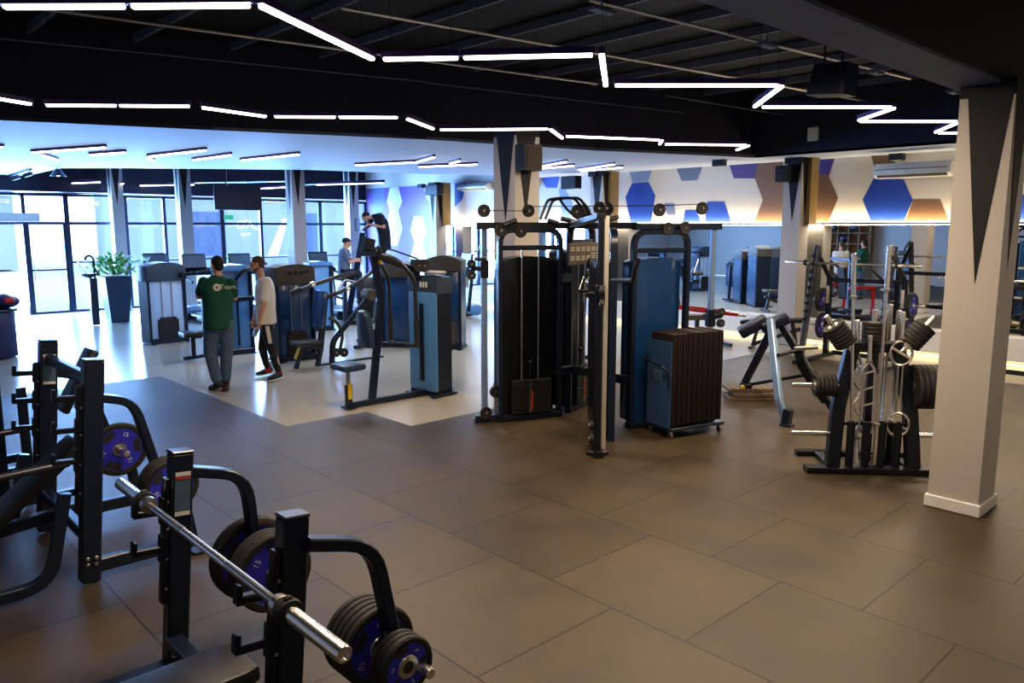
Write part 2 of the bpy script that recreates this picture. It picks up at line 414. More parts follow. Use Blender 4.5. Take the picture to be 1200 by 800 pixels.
for n, xx in (('wall_right', 923), ('wall_centre', 700), ('wall_left', 512)):
    p = px(xx-9, 300, Y=14.0); column(n, p.x, 14.0, .36, .36, ZC, spike=1.2, base=False)
    m = M(); m.box((p.x+.41,14.34,(ZC+2.3)/2), (.08,.30,ZC-2.3)); struct(m.obj('sidelight_tint_strip', 'gold'), 'strip beside wall column coloured gold for warm sidelight')  # gold colour stands in for warm sidelight on the column's flank

# --- mural above the mirrors
def hexmat(n, c, r=.35): return mat(n, c, r, vary=.05, scale=2)
MT.update(mu_white=hexmat('mural_cream', (.66,.62,.56)), mu_brown=hexmat('mural_brown', (.20,.12,.075)), mu_blue=hexmat('mural_blue', (.025,.075,.42)),
  mu_pale=hexmat('mural_pale_blue', (.22,.30,.50)), mu_grey=hexmat('mural_grey_blue', (.16,.20,.32)), mu_purple=hexmat('mural_violet', (.09,.07,.28)),
  mu_lav=hexmat('mural_lavender', (.20,.13,.40)), mu_pure=hexmat('mural_pure_white', (.85,.86,.88)))
ML = ['mu_white','mu_brown','mu_blue','mu_pale','mu_grey','mu_purple','mu_lav','mu_pure']
yw = WY-.012; ZM = 2.36
def wallpoly(m, pts, mi, d=0.):
    P_ = [px(x, y, Y=yw) for x, y in pts]; P_ = [(p.x, yw-d, min(ZC-.003, max(p.z, 0.03 if p.x < -17.5 else ZM+.002))) for p in P_]
    m.quad(P_, mi)
m = M(); xl = px(523,260,Y=yw).x
m.quad([(xl,yw,ZM),(RW,yw,ZM),(RW,yw,ZC),(xl,yw,ZC)], 0); m.quad([(WX,yw,.02),(xl,yw,.02),(xl,yw,ZC),(WX,yw,ZC)], 6)
D = .004
for mi, pts in (
 (5, [(855,190),(891,190),(885,209),(860,209)]), (1, [(889,188),(918,188),(918,262),(884,262),(894,234),(884,207)]), (2, [(829,236),(849,236),(857,262),(826,262)]),
 (1, [(942,186),(978,186),(971,207),(982,232),(971,262),(942,262)]), (5, [(943,186),(978,186),(972,204),(943,204)]),
 (2, [(1024,209),(1059,210),(1069.5,234),(1059,262),(1020.5,262),(1011,234)]), (1, [(1070.5,233.5),(1101.5,233.5),(1112,262),(1060.5,262)]),
 (2, [(1183,228),(1215,228),(1225,262),(1180,262)]), (1, [(1021,182),(1052,182),(1045,200),(1026,200)]),
 (2, [(634,205),(656,205),(653,220),(640,220)]), (2, [(692,203),(712,202),(707.5,217),(714,234),(709,262),(694,262)]),
 (3, [(738,198),(764,198),(760,212),(741,214)]), (2, [(741,214.5),(760,213),(768,229),(763,262),(739,262),(733,231)]),
 (4, [(793,192),(823,192),(817,211),(799,212)]), (4, [(778,238),(790,238),(792,252),(782,252)]), (3, [(655,221),(662,220),(671,238),(668,262),(660,262)]),
 (3, [(618,246),(632,240),(637,262),(616,262)]), (2, [(533,212),(547,212),(542,233),(533,243)]), (2, [(800,262),(803,246),(816,246),(822,262)]),
 (7, [(457,219),(467,219),(471.5,236),(467,247),(472,268),(466,288),(458,288),(452,264),(457,247),(453.5,236)]),
 (7, [(485,253),(495.5,253),(500.5,270.6),(495.5,284),(501,304),(495,330),(486,330),(480,304),(486,284),(481,270.6)]),
 (7, [(496,210),(511,210),(510,234),(501,235)]), (4, [(437,219),(449,219),(452,236),(447,250),(437,250)])): wallpoly(m, pts, mi, D); D += .0001
struct(m.obj('wall_mural', ML, smooth=False, recalc=False), 'hexagon mural above the mirrors')
# --- mirrors, light strips and skirting ledge below
xs = [xl, px(700,300,Y=WY).x, px(926,300,Y=WY).x, -3.2, 0.2, RW]
for i in range(len(xs)-1):
    m = M(); m.box(((xs[i]+xs[i+1])/2, WY-.012, (2.34+.46)/2), (xs[i+1]-xs[i]-.006, .012, 2.34-.46))
    w_ = ['behind the cable station at left', 'beside the utility bench', 'behind the squat rack and plate tree', 'right of the near column', 'at the far right end of the mirror wall'][i]
    tag(m.obj('wall_mirror', 'mirror', smooth=False), 'large frameless wall mirror '+w_, 'mirror')
m = M(); m.box(((xl+RW)/2, WY-.10, .27), (RW-xl, .18, .40), bev=.01); struct(m.obj('trim_1', 'white'), 'white lit ledge under the mirrors')
m = M(); m.box(((xl+RW)/2, WY-.035, 2.352), (RW-xl, .03, .014)); struct(m.obj('trim_2', 'ledwarm'), 'light strip above the mirrors')
m = M(); m.box(((xl+RW)/2, WY-.06, .062), (RW-xl, .10, .012)); struct(m.obj('trim_3', 'leddim'), 'light strip under the ledge')
# ================================================================== LED TUBES
def led_tube(a, b, label, group, hang=0., w=.045, m_='led', cat='light'):
    a, b = V(a), V(b); L = (b-a).length-.012; d = b-a
    t = thing('led_tube', label, cat, (a+b)/2, math.atan2(d.y, d.x), group)
    m = M(); m.box((0,0,.022), (L,w,.045)); m.obj('housing', 'housing', t)
    m = M(); m.box((0,0,-.012), (L-.03,w*.86,.024), bev=.006); m.obj('diffuser', m_, t)
    if hang:
        for s in (-.38, .38): m = M(); m.tube([(L*s,0,.04),(L*s,0,hang)], .0018, 5); m.obj('hanging_wire', 'black', t)
    return t
ZL = 3.45
row1 = [((-190,13),(0,6)), ((0,5.5),(150,5)), ((150,5),(297,3.5)), ((303,3),(438,68)), ((446,67.5),(540,66)), ((540,66),(698,62.5)), ((705,62),(710,99)), ((718,98.5),(914,98.5)), ((917,99),(884,124)), ((891,124),(1046,124)), ((1049,125),(1006,140)), ((1006,141),(1123,141)), ((1124,142),(1096,154)), ((1098,155),(1188,153.5)), ((1190,154),(1180,160)), ((1180,161),(1290,160))]
row2 = [((-60,104),(38,121)), ((52,122),(138,122.5)), ((138,122.5),(224,123)), ((235,124.5),(313,135.5)), ((320,135.5),(395,136)), ((395,136),(468,136.5)), ((477,138),(508,150)), ((514,151),(644,150)), ((645,150.5),(659,161)), ((662,158.5),(774,163)), ((776,163.5),(773,168)), ((778,168),(876,169)), ((878,169.5),(863,175))]
for row, nm in ((row1, 'near zigzag row'), (row2, 'far zigzag row')):
    for k, (p, q) in enumerate(row):
        a, b = px(*p, Z=ZL), px(*q, Z=ZL)
        led_tube(a, b, f'bright LED tube, {NTH[k]} from the left in the {nm}' if k < 14 else f'bright LED tube in the {nm}, {"behind the near column" if k == 14 else "right of the near column"}', 'zigzag ceiling lights', hang=ZR-ZL-.1)
cl = [((37,178),(124,172)), ((49,181),(68,187)), ((105,181),(147,178)), ((168,183.5),(248,174.5)), ((173,184),(180,188)), ((226,187),(271,181)), ((277,188),(357,179.5)), ((416,193),(487,189.5)), ((488,189.5),(509,183.5)), ((490,195),(560,192)), ((527,191),(539,188)), ((625,196),(664,189)), ((626,197.5),(673,193.5)), ((677,198.5),(720,192)), ((680,200),(730,195.5)), ((-6,172),(4,171.5))]
for k, (p, q) in enumerate(cl):
    a, b = px(*p, Z=ZC-.042), px(*q, Z=ZC-.042)
    s_ = min(1., 1.9/(b-a).length); mid = (a+b)/2; a, b = mid+(a-mid)*s_, mid+(b-mid)*s_
    led_tube(a, b, f'LED tube fixed under the white lowered ceiling, {NTH[k] if k < 13 else ["second last","last by the wall","far left"][k-13]} from the left', 'lights under the white ceiling', w=.05, m_='ledcool')

# --- area lights added to strengthen the tubes, strips and daylight
def area(name, loc, size, power, col, rot=(0,0,0), sy=None):
    l = bpy.data.lights.new(name, 'AREA'); l.energy = power; l.color = col; l.size = size
    if sy: l.shape = 'RECTANGLE'; l.size_y = sy
    o = bpy.data.objects.new(name, l); C.objects.link(o); o.location = loc; o.rotation_euler = rot; return o
WARM, COOL = (1.0,.80,.58), (.27,.51,1.0)
for x, y, p in ((-3.4,2.0,80), (-3.2,5.0,92), (-2.9,8.2,80), (-6.8,4.6,62), (-5.9,8.4,62), (-3.0,11.3,90), (1.2,6.5,40), (0,1.5,15)): area("roof_fill", (x,y,3.40), .9, p, WARM)  # added fill boosting the zigzag tubes, no fixtures of its own
for x, y, p in ((-12.6,6.6,70), (-13.0,9.5,70), (-16.5,11.0,15), (-10.5,10.5,90)): area('low_ceiling_fill', (x,y,3.44), 1.2, p, (.8,.88,1.0))  # added fill brightening the area under the white ceiling
# area lights added outside the glass to stand in for sky light
for y, w in ((4.0,2.4), (7.3,3.6), (11.0,3.6), (13.2,.7)): area('window_sky_fill', (WX-.35,y,1.65), w, 1500*w/3, COOL, (0,-PI/2,0), 2.9).data.size = 2.9
for o in [o for o in C.objects if o.name.startswith('window_sky_fill')]: pass
area('mural_strip_lamp', ((xl+RW)/2, WY-.10, 2.37), RW-xl, 120, (1,.78,.46), (PI-.25,0,0), .03)
area('ledge_strip_lamp', ((xl+RW)/2, WY-.10, .055), RW-xl, 14, (1,.80,.36), (-.5,0,0), .03)
area('ledge_wash_fill', ((xl+RW)/2, WY-.30, 2.30), RW-xl, 95, (1,.88,.70), (.18,0,0), .05)  # added downward wash along the mirrors, without a fixture

w = bpy.data.worlds.new('World'); bpy.context.scene.world = w; w.use_nodes = True; nt = w.node_tree; bg = nt.nodes['Background']
tc = nt.nodes.new('ShaderNodeTexCoord'); sx = nt.nodes.new('ShaderNodeSeparateXYZ'); rp = nt.nodes.new('ShaderNodeValToRGB')
nt.links.new(tc.outputs['Generated'], sx.inputs[0]); nt.links.new(sx.outputs[2], rp.inputs[0]); nt.links.new(rp.outputs[0], bg.inputs[0])
rp.color_ramp.elements[0].color = (.75,.85,1,1); rp.color_ramp.elements[1].color = (.45,.65,1,1); rp.color_ramp.elements[1].position = .7
bg.inputs[1].default_value = 3.0
sc = bpy.context.scene; sc.view_settings.view_transform = 'Standard'; sc.view_settings.look = 'Medium High Contrast'; sc.view_settings.exposure = 0.; sc.view_settings.gamma = 1.
sc.cycles.max_bounces = 7; sc.cycles.transparent_max_bounces = 8; sc.cycles.glossy_bounces = 5; sc.cycles.diffuse_bounces = 3; sc.cycles.sample_clamp_indirect = 4.; sc.cycles.caustics_reflective = False; sc.cycles.caustics_refractive = False
sc.cycles.use_denoising = True

# ================================================================== OUTSIDE
wallquad('ground_outside', [(-70,-30,-.1),(WX-.05,-30,-.1),(WX-.05,50,-.1),(-70,50,-.1)], 'asphalt', 'bright street outside')
t = thing('street_building', 'pale blue building across the street seen through the windows', 'building', (-46,26,0))
m = M(); m.box((0,0,3.1), (6,26,6.4)); m.obj('facade', 'facade', t)
m = M(); m.box((0,0,6.5), (6.8,26.6,.3)); m.obj('roof', 'white', t)
for k in range(4): m = M(); m.box((3.02,-9+6*k,1.9), (.06,2.0,2.4)); m.obj('window', 'facade2', t)
m = M(); m.box((3.3,0,4.4), (.7,26,.25)); m.obj('awning', 'facade2', t)
t = thing('hillside_house', 'low pale house beyond the doorway', 'building', (-52,4,0))
m = M(); m.box((0,0,2), (6,10,4)); m.obj('facade', 'facade', t)
m = M(); m.prism([(-5.4,4),(5.4,4),(0,6)], 6.4, Matrix.Rotation(PI/2,4,'Z') @ Matrix.Rotation(PI/2,4,'X')); m.obj('roof', 'facade2', t)
# ================================================================== WEIGHT PLATES (axis along local X)
RX = Matrix.Rotation(PI/2, 4, 'Y')
def plate(kg, r, th, loc, label, group=None, rotx=0.):
    t = thing('weight_plate', label, 'weight plate', loc, 0, group); t.rotation_euler = (rotx, 0, 0)
    h = th/2; rd = r*.80
    m = M(); m.lathe([(rd-.004,-h*.7),(rd,-h*.95),(r*.93,-h),(r*.985,-h*.62),(r,0),(r*.985,h*.62),(r*.93,h),(rd,h*.95),(rd-.004,h*.7)], RX, 40)
    for s in (-1, 1):                                           # grip ribs moulded into the rim
        for q in range(3):
            for k in range(-4, 5):
                a = 2*PI*q/3+.5+k*.085
                m.box((s*h, math.cos(a)*r*.88, math.sin(a)*r*.88), (.006, r*.13, .007), rot=Matrix.Rotation(a, 3, 'X'))
    m.obj('rim', 'rubber', t)
    m = M(); m.lathe([(.028,-h*.72),(rd,-h*.72),(rd,h*.72),(.028,h*.72)], RX, 36, cap=False); 
    for s in (-1, 1):
        for q in range(3):                                      # dark kidney shaped grip openings
            a0 = 2*PI*q/3+.5; po = []
            for k in range(9): a = a0+(-.42+k*.105); po.append((math.cos(a)*rd*.93, math.sin(a)*rd*.93))
            for k in range(8,-1,-1): a = a0+(-.34+k*.085); po.append((math.cos(a)*rd*.62, math.sin(a)*rd*.62))
            m.prism([(x, y) for x, y in po], .004, Matrix(((0,0,1,s*h*.76),(1,0,0,0),(0,1,0,0),(0,0,0,1))), mi=1)
    m.obj('web', ['blue','rubber'], t)
    m = M(); m.lathe([(.026,-h*1.02),(.046,-h*1.02),(.050,-h*.8),(.050,h*.8),(.046,h*1.02),(.026,h*1.02),(.026,-h*1.02)], RX, 24, cap=False); m.obj('hub', 'steel', t)
    for q in range(3):
        a = 2*PI*q/3+.5+PI/3; rr = rd*.72
        text_mesh(str(kg), r*.22, 'numeral', 'white', t, (h*.74, math.cos(a)*rr, math.sin(a)*rr), (PI/2, a-PI/2, PI/2))
    return t
P20 = plate(20, .228, .042, (-3.83-.07,1.73,.62), 'x'); P15 = plate(15, .212, .040, (-6.42+.08,1.84,.62), 'x'); P10 = plate(10, .178, .036, (-2.53-.06,1.70,.5), 'x'); P5 = plate(5, .128, .032, (-2.53+.06,1.70,.5), 'x')
PROTO = {20: P20, 15: P15, 10: P10, 5: P5}; TH = {20: .042, 15: .040, 10: .036, 5: .032}; used_p = set()
def put_plates(kg, n, start, dirx, y, z, where, end_word='arm', tilt=None):
    x = start
    for k in range(n):
        x += dirx*(TH[kg]/2+.0005)
        pos = 'the only one' if n == 1 else ('closest to the '+end_word if k == 0 else ('outermost' if k == n-1 else f'{NTH[k]} from the {end_word}'))
        lab = f'blue {kg} kg plate, {pos} {where}'
        if kg not in used_p: used_p.add(kg); o = PROTO[kg]; o.location = (x,y,z); o['label'] = lab
        else: o = dup(PROTO[kg], (x,y,z), label=lab, rot=(random.uniform(-3,3),0,0))
        o['group'] = f'{kg} kg weight plates'
        x += dirx*(TH[kg]/2+.0005)

# ================================================================== BENCH STATIONS
def hook(m, x, y, z, l=.14):
    """J hook reaching to -Y from the front of an upright"""
    m.box((x, y-l/2, z), (.045, l, .035), bev=.006); m.box((x, y-l+.012, z+.03), (.045,.024,.06), bev=.006); m.box((x,y-.004,z), (.055,.012,.14), bev=.004)
TILT = .085                                               # the uprights lean back a little
def upright(t, x, h, label=True, hooks=(.62,.80), w=.085, d=.105):
    """post with foot, hook strip and storage arm (local coords, post axis at y=0)"""
    m = M(); m.box((x,0,h/2+.005), (w,d,h-.01), bev=.008); p = m.obj('upright', 'navy', t)
    m = M(); m.box((x,0,h+.006), (w+.004,d+.004,.014), bev=.005); m.obj('end_cap', 'gunmetal', p)
    if label:
        m = M(); m.box((x+w/2+.001,.0,h-.20), (.002,d*.72,.22)); m.obj('instruction_sticker', 'consol', p)
        m = M(); m.box((x+w/2+.0025,.0,h-.12), (.002,d*.70,.012)); m.obj('sticker_red_line', 'redlabel', p)
        for zz in (h-.30,h-.10): m = M(); m.box((x+w/2+.0025,0,zz), (.002,d*.70,.02)); m.obj('sticker_white_band', 'white', p)
    m = M(); m.box((x, -d/2-.014, h*.62), (w*.62,.028,h*.55), bev=.004); s = m.obj('hook_strip', 'black', p)
    yk = -d/2-.028; parts = [p]
    for z in hooks: m = M(); hook(m, x, yk, z); parts.append(m.obj('bar_hook', 'black', t))
    m = M()
    for z in (h*.42,h*.55,h*.68,h*.80): m.cyl((x+w/2-.002,-d/2-.014,z), (x+w*.31+.016,-d/2-.014,z), .008, 8)
    for z in (.17,.13): 
        for yy in (-.025,.025): m.cyl((x+w/2-.002,yy,z), (x+w/2+.012,yy,z), .012, 8)
    parts += split(m.obj('bolt', 'steel', t))
    for o in parts: o.rotation_euler = (-TILT,0,0)
    return p
def storage_arm(t, x, pts, peg_z_off=0., peg=.24):
    m = M(); m.bar([(x,)+tuple(p) for p in pts], .052, .075, fl=.14, up=(1,0,0)); a = m.obj('storage_arm', 'navy', t)
    y, z = pts[-1]; z += .06
    m = M(); m.cyl((x-peg,y,z), (x+peg,y,z), .024, 16); m.obj('plate_peg', 'chrome', t)
    return y, z

def arm_end(x, y, X): p = px(x, y, X=X); return p.y, p.z
# --- near flat bench press (uprights 1.3 m apart along X)
BX0, BX1, BY = -3.83, -2.66, 1.22
t = thing('bench_press_station', 'navy bench press station at the front with loaded storage arms and chrome barbell', 'weight bench', (0,0,0))
t.location = (BX0/2+BX1/2, BY, 0); L0 = BX0-t.location.x; L1 = -L0
for x in (L0, L1): upright(t, x, 1.155, label=(x == L0), hooks=(.68,.87))
for x in (L0, L1): pass
pegs = []
for x in (L0, L1):
    e_ = arm_end(312,664,BX0+.10) if x == L0 else arm_end(474,768,BX1+.10)
    pegs.append(storage_arm(t, x+(.05 if x > 0 else 0), [(.12,1.05),(.42,.965),(e_[0]-BY,e_[1]-.06)]))
m = M(); m.bar([(L0,0,.20),(L1,0,.20)], .08, .06); m.bar([(L0,.0,.06),(L0,-.62,.06)], .08,.06); m.bar([(L1,0,.06),(L1,-.62,.06)], .08,.06); m.bar([(0,0,.20),(0,-1.2,.20)], .08,.07); m.bar([(0,-1.2,.20),(0,-1.2,.03)], .08,.06, up=(0,1,0)); m.bar([(-.3,-1.2,.03),(.3,-1.2,.03)], .07,.05)
m.bar([(0,-.12,.2),(0,-.12,.355)], .07,.07, up=(0,1,0)); m.bar([(0,-1.0,.2),(0,-1.0,.355)], .07,.07, up=(0,1,0)); m.obj('base_frame', 'navy', t)
m = M()
po = [(-.13,.06),(-.15,0),(-.15,-1.1),(-.12,-1.2),(.12,-1.2),(.15,-1.1),(.15,0),(.13,.06)]
m.prism(po, .075, Matrix.Translation((0.17,-.0,.385)), bev=.018); m.obj('bench_pad', 'pad', t)
# barbell resting on the hooks
def barbell(a, b, label, group=None, collars=True):
    a, b = V(a), V(b); L = (b-a).length; d = (b-a)/L
    t = thing('barbell', label, 'barbell', (a+b)/2, math.atan2(d.y, d.x), group); t.rotation_euler = (0, -math.asin(d.z), math.atan2(d.y, d.x))
    h = L/2; s = .42
    m = M(); m.cyl((-h+s,0,0), (h-s,0,0), .0165, 14)
    m.obj('shaft', 'chrome', t)
    m = M()
    for sg in (-1, 1): m.cyl((sg*.22,0,0), (sg*(h-s-.02),0,0), .0172, 14)
    split(m.obj('knurled_grip', 'steel', t))
    for sg in (-1, 1):
        m = M(); m.lathe([(.022,0),(.029,.004),(.029,s-.006),(.026,s),(.019,s),(.019,s-.008),(0,s-.008)], Matrix.Translation((sg*(h-s),0,0)) @ Matrix.Rotation(sg*PI/2, 4, 'Y'), 20); sl = m.obj('sleeve', 'chrome', t)
        m = M(); m.lathe([(.026,-.02),(.038,-.018),(.040,.0),(.038,.018),(.028,.02)], Matrix.Translation((sg*(h-s),0,0)) @ Matrix.Rotation(PI/2, 4, 'Y'), 20); m.obj('sleeve_collar', 'steel', sl)
        if collars:
            m = M(); m.lathe([(.030,-.022),(.046,-.020),(.050,.0),(.046,.020),(.030,.022)], Matrix.Translation((sg*(h-s+.06),0,0)) @ Matrix.Rotation(PI/2, 4, 'Y'), 16); m.box((sg*(h-s+.06),.0,.045), (.02,.03,.025), bev=.005); m.obj('locking_collar', 'rubber', t)
    return t
yb = BY-.0525-.028-.09
BARZ = .975; yb = 1.105
barbell((-4.09,yb,BARZ), (-1.93,yb,BARZ), 'chrome barbell lying on the hooks of the nearest bench press')
yp, zp = BY+pegs[0][0], pegs[0][1]
put_plates(20, 2, BX0-.030, -1, yp, zp, 'behind the nearest bench\'s left storage arm')
put_plates(15, 3, BX0+.085, 1, yp, zp, 'before the nearest bench\'s left storage arm')
put_plates(10, 5, BX1+.02, -1, yp, zp, 'left of the nearest bench\'s right storage arm')
put_plates(5, 3, BX1+.125, 1, yp, zp, 'right of the nearest bench\'s right storage arm')

# --- incline bench press behind it
IX0, IX1, IY, IH = -6.42, -5.28, 1.20, 1.43
t = thing('incline_bench_station', 'tall navy incline bench press station left of the nearest bench press', 'weight bench', ((IX0+IX1)/2, IY, 0))
L0 = (IX0-IX1)/2
for x in (L0, -L0): upright(t, x, IH, label=(x == L0), hooks=(.80,1.0,1.20), w=.10, d=.115)
pg = []
for x, e_ in ((L0, arm_end(141,527,IX0+.08)), (-L0, arm_end(196,565,IX1+.08))): pg.append(storage_arm(t, x, [(.13,1.19),(.34,1.13),(e_[0]-IY,e_[1]-.06)]))
m = M(); m.bar([(L0,.11,1.30),(-L0,.11,1.30)], .05,.07); m.obj('top_crossbar', 'navy', t)
m = M(); m.bar([(L0,0,.32),(-L0,0,.32)], .06,.08); m.obj('lower_crossbar', 'navy', t)
for x in (L0, -L0):
    m = M(); m.bar([(x,.05,.10),(x,.68,.10)], .07,.09); m.bar([(x,.66,.10),(x-.0,.60,.50)], .07,.06, up=(1,0,0)); m.box((x,.70,.012), (.14,.12,.02), bev=.004); m.obj('rear_foot', 'navy', t)
    m = M(); m.bar([(x+.02,-1.1,.06),(x+.02,-.22,.06),(x+.02,-.10,.62)], .07,.06, fl=.16, up=(1,0,0)); m.obj('front_foot', 'navy', t)
    m = M(); m.tube([(x,-.06,.80),(x,-.62,.78)], .024, 12); m.obj('spotter_bar', 'gunmetal', t)
m = M(); m.bar([(0,.1,.32),(0,-.9,.22)], .07,.08); m.bar([(0,-.9,.0),(0,-.9,.30)], .07,.07, up=(0,1,0)); m.obj('bench_spine', 'navy', t)
Rt = Matrix.Rotation(math.radians(40), 3, 'X')
m = M(); m.box((0,-.27,.46), (.30,1.05,.075), rot=Rt, bev=.02, seg=2); m.obj('back_pad', 'pad', t)
m = M(); m.cyl((-.2,-.78,.30),(.2,-.78,.30),.06,16); m.obj('roller_pad', 'pad', t)
put_plates(15, 1, IX0+.034, 1, IY+pg[0][0], pg[0][1], 'on the storage arm behind the incline bench')
put_plates(10, 4, IX1+.034, 1, IY+pg[1][0], pg[1][1], 'on the arm between the two benches')

# --- decline bench further left
DX0, DX1, DY = -8.1, -7.1, 1.05
t = thing('decline_bench_station', 'navy adjustable bench station furthest left at the edge of the picture', 'weight bench', ((DX0+DX1)/2, DY, 0))
L0 = (DX0-DX1)/2
for x in (L0, -L0):
    m = M(); m.box((x,0,.60), (.08,.10,1.2), bev=.006); m.obj('upright', 'navy', t)
    for z in (.86,1.06): m = M(); hook(m, x, -.05, z, .22); m.obj('bar_hook', 'black', t)
    m = M(); m.bar([(x,.55,.05),(x,-.9,.05)], .07,.06); m.bar([(x,-.05,.9),(x,-.5,.86),(x,-.8,.06)], .05,.06, fl=.16, up=(1,0,0)); m.obj('side_frame', 'navy', t)
m = M(); m.bar([(L0,0,.30),(-L0,0,.30)], .06,.07); m.bar([(0,.3,.30),(0,-1.0,.25)], .07,.07); m.bar([(0,-.9,.0),(0,-.9,.28)], .07,.07, up=(0,1,0)); m.bar([(0,.28,0),(0,.28,.9)], .07,.07, up=(0,1,0)); m.obj('base_frame', 'navy', t)
pa_, pb_ = px(72,482,X=t.location.x)-t.location, px(108,409,X=t.location.x)-t.location; dd_ = pb_-pa_
m = M(); m.box((pa_+pb_)/2, (.26,dd_.length,.07), rot=Matrix.Rotation(math.atan2(dd_.z,dd_.y), 3, 'X'), bev=.02, seg=2); m.obj('back_pad', 'pad', t)
m = M(); m.box((0,-.30,.47), (.28,.42,.07), bev=.02, seg=2); m.obj('seat_pad', 'pad', t)

# ================================================================== PLATE TREE WITH BAR HOLDER
def poleplate(kg_r, th): pass
TX, TY = -2.86, 7.245
t = thing('plate_tree', 'black A-shaped plate tree with upright chrome bars standing left of the near column', 'plate rack', (TX,TY,0), math.radians(43))
HW = .345
m = M(); m.bar([(-.62,-.12,.03),(.62,-.12,.03)], .14,.05); m.bar([(-.55,.42,.03),(.55,.42,.03)], .10,.05); m.bar([(-HW,-.12,.03),(-HW,.42,.03)], .08,.05); m.bar([(HW,-.12,.03),(HW,.42,.03)], .08,.05); m.obj('base_frame', 'black', t)
m = M()
for s in (-1, 1): m.bar([(s*(HW+.02),-.08,.05),(s*(HW-.02),-.02,.60),(s*.20,.05,1.16)], .12,.10, up=(0,1,0), fl=.1)
m.bar([(-.22,.05,1.16),(.22,.05,1.16)], .12,.10); m.bar([(0,.10,.05),(0,.08,1.15)], .08,.07, up=(0,1,0)); m.bar([(-HW,-.05,.45),(HW,-.05,.45)], .03,.03); m.obj('frame', 'black', t)
SL = []
for k, x in enumerate((-.22,-.08,.06,.20)):
    m = M(); m.lathe([(.030,0),(.036,.004),(.036,.42),(.030,.425),(.024,.42),(.024,.05)], Matrix.Translation((x,-.10,.055)), 16, cap=False); m.box((x,-.10,.05), (.07,.07,.02)); m.obj('bar_holder_tube', 'black', t)
m = M()
pg_side = []
for s in (-1, 1):
    for z, L in ((.34,.34),(.80,.36)):
        x0 = s*(HW+.05 if z < .5 else HW-.08); m.cyl((x0,-.02,z), (s*(HW+.05+L),-.02,z), .024, 14)
    d = V((s*.62,-.05,.78)).normalized(); p0 = V((s*.22,.0,1.12)); m.cyl(p0, p0+d*.42, .024, 14)
m.cyl((0,.10,1.14),(0,.10,1.50),.024,14)
split(m.obj('plate_peg', 'chrome', t))
Mt = Matrix.Translation((TX,TY,0)) @ Matrix.Rotation(math.radians(43), 4, 'Z')
def black_plate(r, th, label, group):
    t = thing('rubber_plate', label, 'weight plate', (0,0,0), 0, group); h = th/2
    m = M(); m.lathe([(.03,-h*.6),(r*.8,-h*.6),(r*.84,-h),(r*.95,-h),(r,-h*.4),(r,h*.4),(r*.95,h),(r*.84,h),(r*.8,h*.6),(.03,h*.6)], RX, 36, cap=False); m.obj('rim', 'rubber', t)
    m = M(); m.lathe([(.026,-h*.9),(.05,-h*.9),(.05,h*.9),(.026,h*.9),(.026,-h*.9)], RX, 20, cap=False); m.obj('hub', 'steel', t)
    return t
SMALL = black_plate(.105,.036,'x','small rubber plates on the plate tree'); BIG = black_plate(.205,.048,'x','large rubber plates on the plate tree'); fu = set()
def pack(proto, th, n, p, d, where, grp):
    p, d = V(p), V(d).normalized(); q = Mt.to_3x3() @ d; w = Mt @ p
    rot = V((1,0,0)).rotation_difference(q).to_euler()
    for k in range(n):
        loc = w + q*(th*(k+.5)+.0008*k); lab = f'black plate, {"innermost" if k == 0 else ("outermost" if k == n-1 else NTH[k]+" from inside")} {where}'
        if id(proto) not in fu: fu.add(id(proto)); proto.location = loc; proto.rotation_euler = rot; proto['label'] = lab; proto['group'] = grp
        else: dup(proto, loc, label=lab, rot=rot, group=grp)
for s, nm in ((-1,'left'), (1,'right')):
    d = V((s*.62,-.05,.78)).normalized(); p0 = V((s*.22,0,1.12))+d*.09
    pack(SMALL, .036, 6, p0, d, f'on the slanted {nm} top peg of the plate tree', 'small rubber plates on the plate tree')
pack(SMALL, .036, 5, (-HW-.02,-.02,.80), (-1,0,0), 'on the level left peg of the plate tree', 'small rubber plates on the plate tree')
pack(SMALL, .036, 5, (0,.10,1.20), (0,0,1), 'stacked on the upright centre peg of the plate tree', 'small rubber plates on the plate tree')
pack(BIG, .048, 7, (HW-.02,-.02,.80), (1,0,0), 'on the level right peg of the plate tree', 'large rubber plates on the plate tree')
# bars standing in the holder tubes
def stand(lx, ly, z0): p = Mt @ V((lx,ly,z0)); return p
def standing_bar(lx, L, label, tilt=(0,0)):
    p = stand(lx,-.10,.075); t = thing('barbell', label, 'barbell', p, 0, 'bars standing in the plate tree'); t.rotation_euler = (tilt[0], tilt[1], 0)
    m = M(); m.cyl((0,0,.38),(0,0,L-.40),.0145,12); m.obj('shaft', 'chrome', t)
    for z0, z1 in ((0,.38),(L-.40,L)):
        m = M(); m.lathe([(0,z0),(.018,z0),(.022,z0+.004),(.022,z1-.004),(.018,z1),(0,z1)], None, 16); s = m.obj('sleeve', 'chrome', t)
        m = M(); zc = z1 if z0 == 0 else z0; m.lathe([(.022,zc-.016),(.033,zc-.012),(.033,zc+.012),(.022,zc+.016)], None, 16); m.obj('sleeve_collar', 'steel', s)
    return t
standing_bar(.01, 2.02, 'taller straight chrome barbell standing upright in the centre of the plate tree')
standing_bar(-.20, 1.95, 'straight chrome barbell standing upright at the left of the plate tree', (0,-.05))
